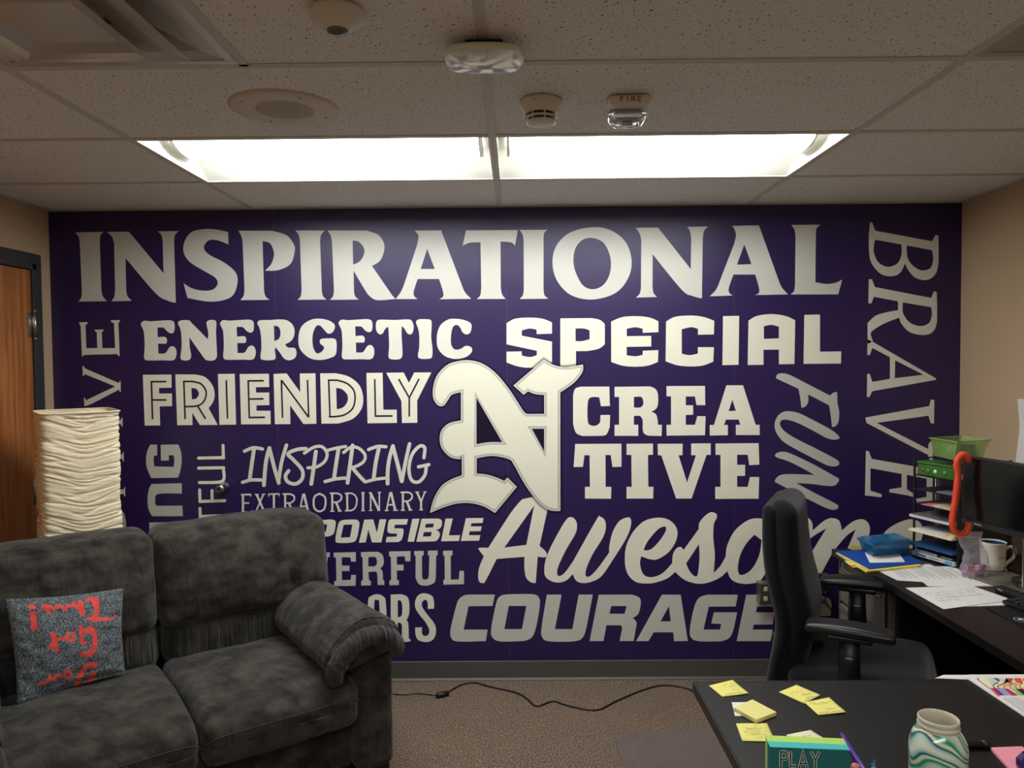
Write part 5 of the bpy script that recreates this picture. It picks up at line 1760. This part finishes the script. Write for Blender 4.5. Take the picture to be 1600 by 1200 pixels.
# white dotted cone beside the green box
c = MO @ Vector((.016, -.213, zg))
o = MB().lathe([(0, 0), (.008, 0), (.015, .014), (.012, .028), (0, .036)], 16).build('dotted_ornament', mat('white_dotted', rgb(236, 234, 228), .5, col2=rgb(40, 40, 44), nscale=160, nlo=.60, nhi=.63))
o.location = c; tag(o, 'white ornament with dark dots at the near corner of the top shelf', 'ornament')

# ------------------------------------------------------------------ monitor, stand
M0 = at(1501, 817, 2, .975); M1_ = at(1601, 843.5, 2, .975)
dm = (M1_-M0); dm.z = 0; dm.normalize()
mang = math.atan2(dm.y, dm.x)
mon = thing('monitor', 'black computer monitor on the side desk facing the task chair', 'monitor', (M0.x, M0.y, TOP), mang)
MW, MZ0, MZ1 = .50, .235, .493
# local +x runs along the screen, local -y faces the chair; the depth runs to +y
MB().box((MW/2, .020, (MZ0+MZ1)/2), (MW, .030, MZ1-MZ0), .004).build('casing', M_black, mon)
MB().box((MW/2, .0035, (MZ0+MZ1)/2+.010), (MW-.02, .0015, MZ1-MZ0-.034)).build('screen', M_blackgl, mon)
MB().box((MW/2, .0035, MZ0+.009), (MW-.004, .003, .016), .001).build('chin', mat('dark_grey_plastic', rgb(40, 40, 41), .4), mon)
mb = MB()
for k, w_ in enumerate((.004, .003, .004, .003, .004, .003)):
    mb.box((.062+k*.0055, .0016, MZ0+.010), (w_, .0006, .0035))
mb.build('maker_mark', M_grey, mon)['kind'] = 'stuff'
MB().lathe([(.0035, 0), (.0045, 0), (.0045, .0008), (.0035, .0008), (.0035, 0)], 14, (.050, .0016, MZ0+.010), M=RX).build('maker_mark', M_steel, mon)
MB().box((.285, .085, .19), (.16, .02, .30), .004).build('stand_column', M_black, mon)
MB().box((.2, .078, .17), (.006, .010, .26), .001).build('stand_edge', M_steel, mon)
MB().box((.265, .055, .35), (.06, .05, .06), .004).build('mount', M_black, mon)
MB().box((.14, .19, .0065), (.46, .19, .012), .004).build('stand_base', mat('graphite_base', rgb(104, 100, 94), .4), mon)
MM = WMAT[mon.name]

# tinsel cane
gpx = [(1514, 722), (1512, 714), (1505, 710), (1498, 715), (1495, 726), (1497, 742), (1495, 762), (1493, 780), (1490, 798), (1488, 812), (1489, 824), (1494, 832), (1502, 835), (1510, 831), (1514, 822), (1514, 816)]
YG = M0.y-.035
G3 = smooth_path([at(x, y, 1, YG) for x, y in gpx], .006)
gar = thing('tinsel_cane', 'orange red tinsel candy cane hooked on the left edge of the monitor', 'decoration', (G3[0].x, YG, G3[-1].z))
MB().tube(G3, .0112, 10).build('core', mat('orange_tinsel_core', rgb(240, 84, 52), .5), gar, world=True)
mb = MB(); rnd = random.Random(3)
for i in range(2600):
    k = rnd.randrange(1, len(G3)-1); p = G3[k].lerp(G3[k+1], rnd.random())
    v = Vector((rnd.gauss(0, 1), rnd.gauss(0, 1), rnd.gauss(0, 1))).normalized()
    s_ = v.cross(Vector((rnd.random(), rnd.random(), rnd.random()))).normalized()*.0012
    q = p+v*rnd.uniform(.0122, .0148); p = p+v*.006
    mb.add([p-s_, p+s_, q+s_*.6, q-s_*.6], [(0, 1, 2, 3)])
mb.build('tinsel', mat('orange_tinsel', rgb(255, 120, 88), .3, metal=.2), gar, world=True)['kind'] = 'stuff'

# ------------------------------------------------------------------ mug, tag, bag of sweets
p = at(1551, 889.5, 2, TOP+.013)
mug = thing('mug', 'white mug with blue inside on the monitor base', 'mug', (p.x, p.y, TOP+.0135))
M_mug = mat('white_ceramic', rgb(236, 230, 214), .15, coat=.3)
MB().lathe([(0, 0), (.036, 0), (.041, .004), (.0435, .03), (.046, .108), (.0475, .1125), (.0455, .1125), (.0437, .106)], 48).build('body', M_mug, mug)
MB().lathe([(.0439, .108), (.041, .03), (.036, .008), (0, .006)], 40).build('glaze_inside', mat('blue_glaze', rgb(40, 84, 118), .12), mug)
hp = smooth_path([(.0445, .083, 0), (.053, .092, 0), (.072, .090, 0), (.080, .070, 0), (.072, .048, 0), (.056, .034, 0), (.0425, .024, 0), (.040, .014, 0)], .006)
MB().tube([(x, -.012, y) for x, y, z in hp], [.0065]*len(hp), 10).build('handle', M_mug, mug)
mtf = lambda x, y: Vector((p.x+.0450*math.sin(x)+.0, p.y-.0450*math.cos(x), TOP+.0135+y))
mb = MB()
for k in range(9):
    a_ = .42-.07*k
    mb.add([mtf(a_, .055), mtf(a_+.045, .0548), mtf(a_+.045, .0585), mtf(a_, .0587)], [(0, 1, 2, 3)])
o = mb.build('mug_lettering', M_ink, mug, world=True); o['kind'] = 'stuff'
a = at(1567, 881, 2, TOP+.03); b_ = at(1575, 897, 2, TOP+.0140)
sp = thing('metal_tag', 'slim silver tag leaning against the mug handle', 'tag', (b_.x, b_.y, TOP+.0135))
d = (b_-a); s_ = Vector((.004, -.002, .0))
MB().add([a-s_*.6, a+s_*.6, a.lerp(b_, .6)+s_, b_, a.lerp(b_, .6)-s_]+[v+Vector((0, .001, .001)) for v in (a-s_*.6, a+s_*.6, a.lerp(b_, .6)+s_, b_, a.lerp(b_, .6)-s_)],
         [(4, 3, 2, 1, 0), (5, 6, 7, 8, 9), (0, 1, 6, 5), (1, 2, 7, 6), (2, 3, 8, 7), (3, 4, 9, 8), (4, 0, 5, 9)]).build('blade', M_steel, sp, world=True)

p = at(1525, 903, 2, TOP+.001)
bag = thing('candy_bag', 'clear zip bag of wrapped pink and purple sweets standing by the mug', 'bag of candy', (p.x, p.y, TOP))
M_bag = mat('clear_bag_film', rgb(206, 200, 214), .18, alpha=.34, spec=.9, coat=.5)
NB, NH = 48, 60
vs = []; fs = []
for j in range(NH+1):
    t = j/NH; z = .001+.182*t
    w = .056*(1-.20*math.sin(max(0, t-.25)*math.pi*1.25)) if t > .25 else .050+.006*math.sin(t*2*math.pi)
    w *= (.86+.14*min(1, t*8))
    dpt = .034*(1-t)**.8+.0025
    dpt *= min(1, .5+t*5)
    cx = -.006+.012*math.sin(t*4.2)-.016*t
    for i in range(NB):
        a_ = 2*math.pi*i/NB
        n1 = noise.noise(Vector((math.cos(a_)*2.2, math.sin(a_)*2.2, t*6)))*.010
        n2 = abs(noise.noise(Vector((math.cos(a_)*4+3, math.sin(a_)*4, t*13))))*.010
        r = 1+(n1-n2)/.04
        vs.append((cx+w*math.cos(a_)*r, dpt*math.sin(a_)*r+.002, z))
for j in range(NH):
    for i in range(NB):
        i2 = (i+1) % NB
        fs.append((j*NB+i, j*NB+i2, (j+1)*NB+i2, (j+1)*NB+i))
MB().add(vs, fs, True).build('bag_film', M_bag, bag)
MB().tube([(-.070, 0, .163), (.022, 0, .160)], .0014, 6).build('zip_strip', mat('zip_lavender', rgb(200, 196, 210), .3, alpha=.8), bag)
rnd = random.Random(11)
cc_ = [(214, 60, 76), (236, 120, 130), (150, 60, 90), (120, 104, 140), (176, 160, 186), (200, 70, 70)]
first = None
for k in range(20):
    row = k//5; x = -.034+.017*(k % 5)+rnd.uniform(-.003, .003); z = .010+row*.0125
    y = rnd.choice([-.010, .004, .012])*(1-row*.18)
    col = cc_[rnd.randrange(6)]
    m = mat('sweet_%d' % col[0], rgb(*col), .25)
    mb = MB().lathe([(.0, -.012), (.004, -.011), (.0015, -.0085), (.006, -.005), (.0072, 0), (.006, .005), (.0015, .0085), (.004, .011), (0, .012)], 10)
    o = mb.build('sweet', m)
    o.location = (p.x+x, p.y+y, TOP+z)
    o.rotation_euler = (rnd.uniform(1, 2), rnd.uniform(-.6, .6), rnd.uniform(0, 3))
    tag(o, 'small wrapped sweet in the clear zip bag', 'candy', 'wrapped sweets in the zip bag')

# ------------------------------------------------------------------ keyboard, desk pad, hub, cables
pa, pb = at(1541, 948.5, 2, TOP+.003), at(1593, 977.5, 2, TOP+.003)
dp = (pb-pa).normalized(); dn = Vector((-dp.y, dp.x, 0)) if -dp.y > 0 else Vector((dp.y, -dp.x, 0))
q = [pa, pb+dp*.02, pb+dp*.02+dn*.105, pa+dn*.105]
c = sum(q, Vector())/4
o = MB().prism([(v.x-c.x, v.y-c.y) for v in q], 0, .003).build('mouse_pad', mat('mouse_pad_cloth', rgb(20, 20, 22), .5))
o.location = (c.x, c.y, TOP+.0003); WMAT[o.name] = Matrix.Translation(Vector((c.x, c.y, TOP+.0003)))
tag(o, 'black mouse pad with a round blue and white emblem', 'mouse pad')
mtf2 = zplane((1500, 930, 16), TOP+.0036)
e = at(1596, 968, 2, TOP+.0036)
def disc(r, n=28):
    return [(e.x+r*math.cos(2*math.pi*k/n), e.y+r*math.sin(2*math.pi*k/n)) for k in range(n)]
wtf = lambda dz: (lambda x, y: Vector((x, y, TOP+.0036+dz)))
printed('emblem', o, M_paper, wtf(0), [[disc(.022)]])
printed('emblem', o, mat('emblem_blue', rgb(24, 34, 92), .5), wtf(.0003), [[disc(.0205)]])
printed('emblem', o, M_paper, wtf(.0006), [[[(e.x-.014, e.y-.003), (e.x-.004, e.y+.010), (e.x+.010, e.y+.006), (e.x+.003, e.y+.001), (e.x+.013, e.y-.007), (e.x, e.y-.004)]]])
kc = Vector((1.80, 2.39, TOP))
kb = thing('keyboard', 'black keyboard at the right edge of the view below the monitor', 'keyboard', (kc.x, kc.y, TOP), mang)
MB().box((0, 0, .011), (.40, .13, .014), .003).build('case', M_black, kb)
M_key = mat('key_cap', rgb(30, 30, 32), .4)
k0 = None
for r in range(6):
    for c_ in range(15):
        x = -.182+c_*.026; y = .050-r*.0195
        if k0 is None:
            k0 = MB().box((0, 0, 0), (.022, .0165, .006), .0015, seg=1).build('key', M_key, kb); k = k0
        else:
            k = k0.copy(); COL.objects.link(k); k.parent = kb
        k.location = (x, y, .021)
hb = at(1584, 924, 2, TOP+.02)
hub = thing('usb_hub', 'small black box in front of the monitor base with cables', 'hub', (hb.x, hb.y, TOP), mang)
MB().box((0, 0, .012), (.13, .035, .022), .004).build('case', M_black, hub)
MB().box((-.04, -.0182, .014), (.02, .001, .006)).build('port', M_steel, hub)
cpx = [[(1600, 895), (1590, 903), (1583, 909), (1582, 903), (1590, 901), (1600, 904)], [(1600, 912), (1592, 908), (1587, 914), (1596, 918)], [(1568, 838), (1580, 848), (1586, 862), (1588, 880)]]
cb = thing('cable', 'loose black cables looping over the monitor base', 'cable', (1.95, 2.72, TOP+.0135))
for k, ln in enumerate(cpx):
    pts = [at(x, y, 2, TOP+.017) if k < 2 else at(x, y, 1, M0.y+.02) for x, y in ln]
    MB().tube(smooth_path(pts, .008), .0022, 8).build('cord', M_black, cb, world=True)

# ------------------------------------------------------------------ paper on the right wall
pt = at(1594, 623, 0, XR); pbm = at(1592, 722, 0, XR)
mb = MB(); vs = []; n = 12
for j in range(n+1):
    for i in range(n+1):
        u, v = i/n, j/n
        y = pt.y+(pbm.y-pt.y)*v-.216*u
        cur = .010*math.exp(-((u)/.25)**2)*abs(v-.45)*2
        y += -.006*math.exp(-((u)/.3)**2)*(1-abs(v-.45)*2)
        vs.append((-.003-cur, y-pt.y, (pbm.z-pt.z)*(v-.5)))
fs = [(j*(n+1)+i, j*(n+1)+i+1, (j+1)*(n+1)+i+1, (j+1)*(n+1)+i) for j in range(n) for i in range(n)]
mb.add(vs, fs, True)
mb.add([(x+.0006, y, z) for x, y, z in vs], [f[::-1] for f in fs], True)
wp = mb.build('wall_notice', M_paper)
wp.location = (XR-.0005, pt.y, (pt.z+pbm.z)/2); WMAT[wp.name] = Matrix.Translation(wp.location)
tag(wp, 'white printed notice curling off the beige right wall', 'notice')
mb = MB()
for r in range(5):
    for c_ in range(9):
        mb.add([(XR-.0062, pt.y-.022-c_*.02, pbm.z+.02+r*.012+dz) if dy == 0 else (XR-.0062, pt.y-.022-c_*.02-.012, pbm.z+.02+r*.012+dz) for dy, dz in ((0, 0), (1, 0), (1, .004), (0, .004))], [(0, 1, 2, 3)])
mb.build('notice_print', M_ink, wp, world=True)['kind'] = 'stuff'

# ------------------------------------------------------------------ outlet raceway and adapter
a = at(1186.5, 911, 1, WALL-.05); b_ = at(1292, 944, 1, WALL-.05)
ow, oh = b_.x-a.x, a.z-b_.z
ob = thing('outlet_box', 'steel surface-mounted outlet box behind the task chair', 'power outlet', ((a.x+b_.x)/2, WALL-.0006, (a.z+b_.z)/2))
MB().box((0, -.025, 0), (ow, .048, oh), .003).build('housing', mat('dull_steel', rgb(150, 146, 138), .35, metal=.8), ob)
for x in (-ow/2+.030, ow/2-.085):
    f_ = MB().box((x, -.0505, 0), (.045, .002, oh-.012), .001).build('face_plate', M_steel, ob)
    for z in (-.024, .024):
        MB().box((x, -.0525, z), (.020, .003, .022), .002).build('socket', mat('ivory_socket', rgb(206, 198, 170), .4), f_)
a = at(1275, 898, 1, WALL-.09); b_ = at(1296, 930, 1, WALL-.09)
sg = thing('power_adapter', 'black multi-outlet power adapter plugged in beside the task chair back', 'power adapter', ((a.x+b_.x)/2, WALL-.0535, (a.z+b_.z)/2))
sw, shh = b_.x-a.x, a.z-b_.z
MB().box((0, -.017, 0), (sw, .034, shh), .005).build('body', M_black, sg)
for r in range(3):
    for c_ in (-1, 1):
        MB().box((c_*.014, -.0346, .012+.0001*r+(r-.5)*.014), (.010, .001, .005)).build('slot', M_blackgl, sg)
for c_ in (-.010, .014):
    MB().box((c_, -.0346, -shh/2+.014), (.016, .0016, .009), .002).build('usb_port', M_steel, sg)
MB().box((.01, -.0346, shh/2-.006), (.018, .001, .003)).build('status_mark', M_paper, sg)
pts = smooth_path([at(1282, 933, 1, WALL-.09), at(1288, 938, 1, WALL-.10), at(1294, 947, 1, WALL-.10), at(1301, 957, 1, WALL-.09), at(1312, 985, 1, WALL-.06), at(1318, 1040, 1, WALL-.05)], .01)
MB().tube(pts, .0038, 8).build('cord', M_black, sg, world=True)
pl = at(1283, 934, 1, WALL-.075)
MB().tube([pl+Vector((0, .02, .002)), pl, pl+Vector((.006, -.024, -.004))], [.013, .013, .006], 12).build('plug', mat('grey_plug', rgb(96, 94, 90), .4), sg, world=True)
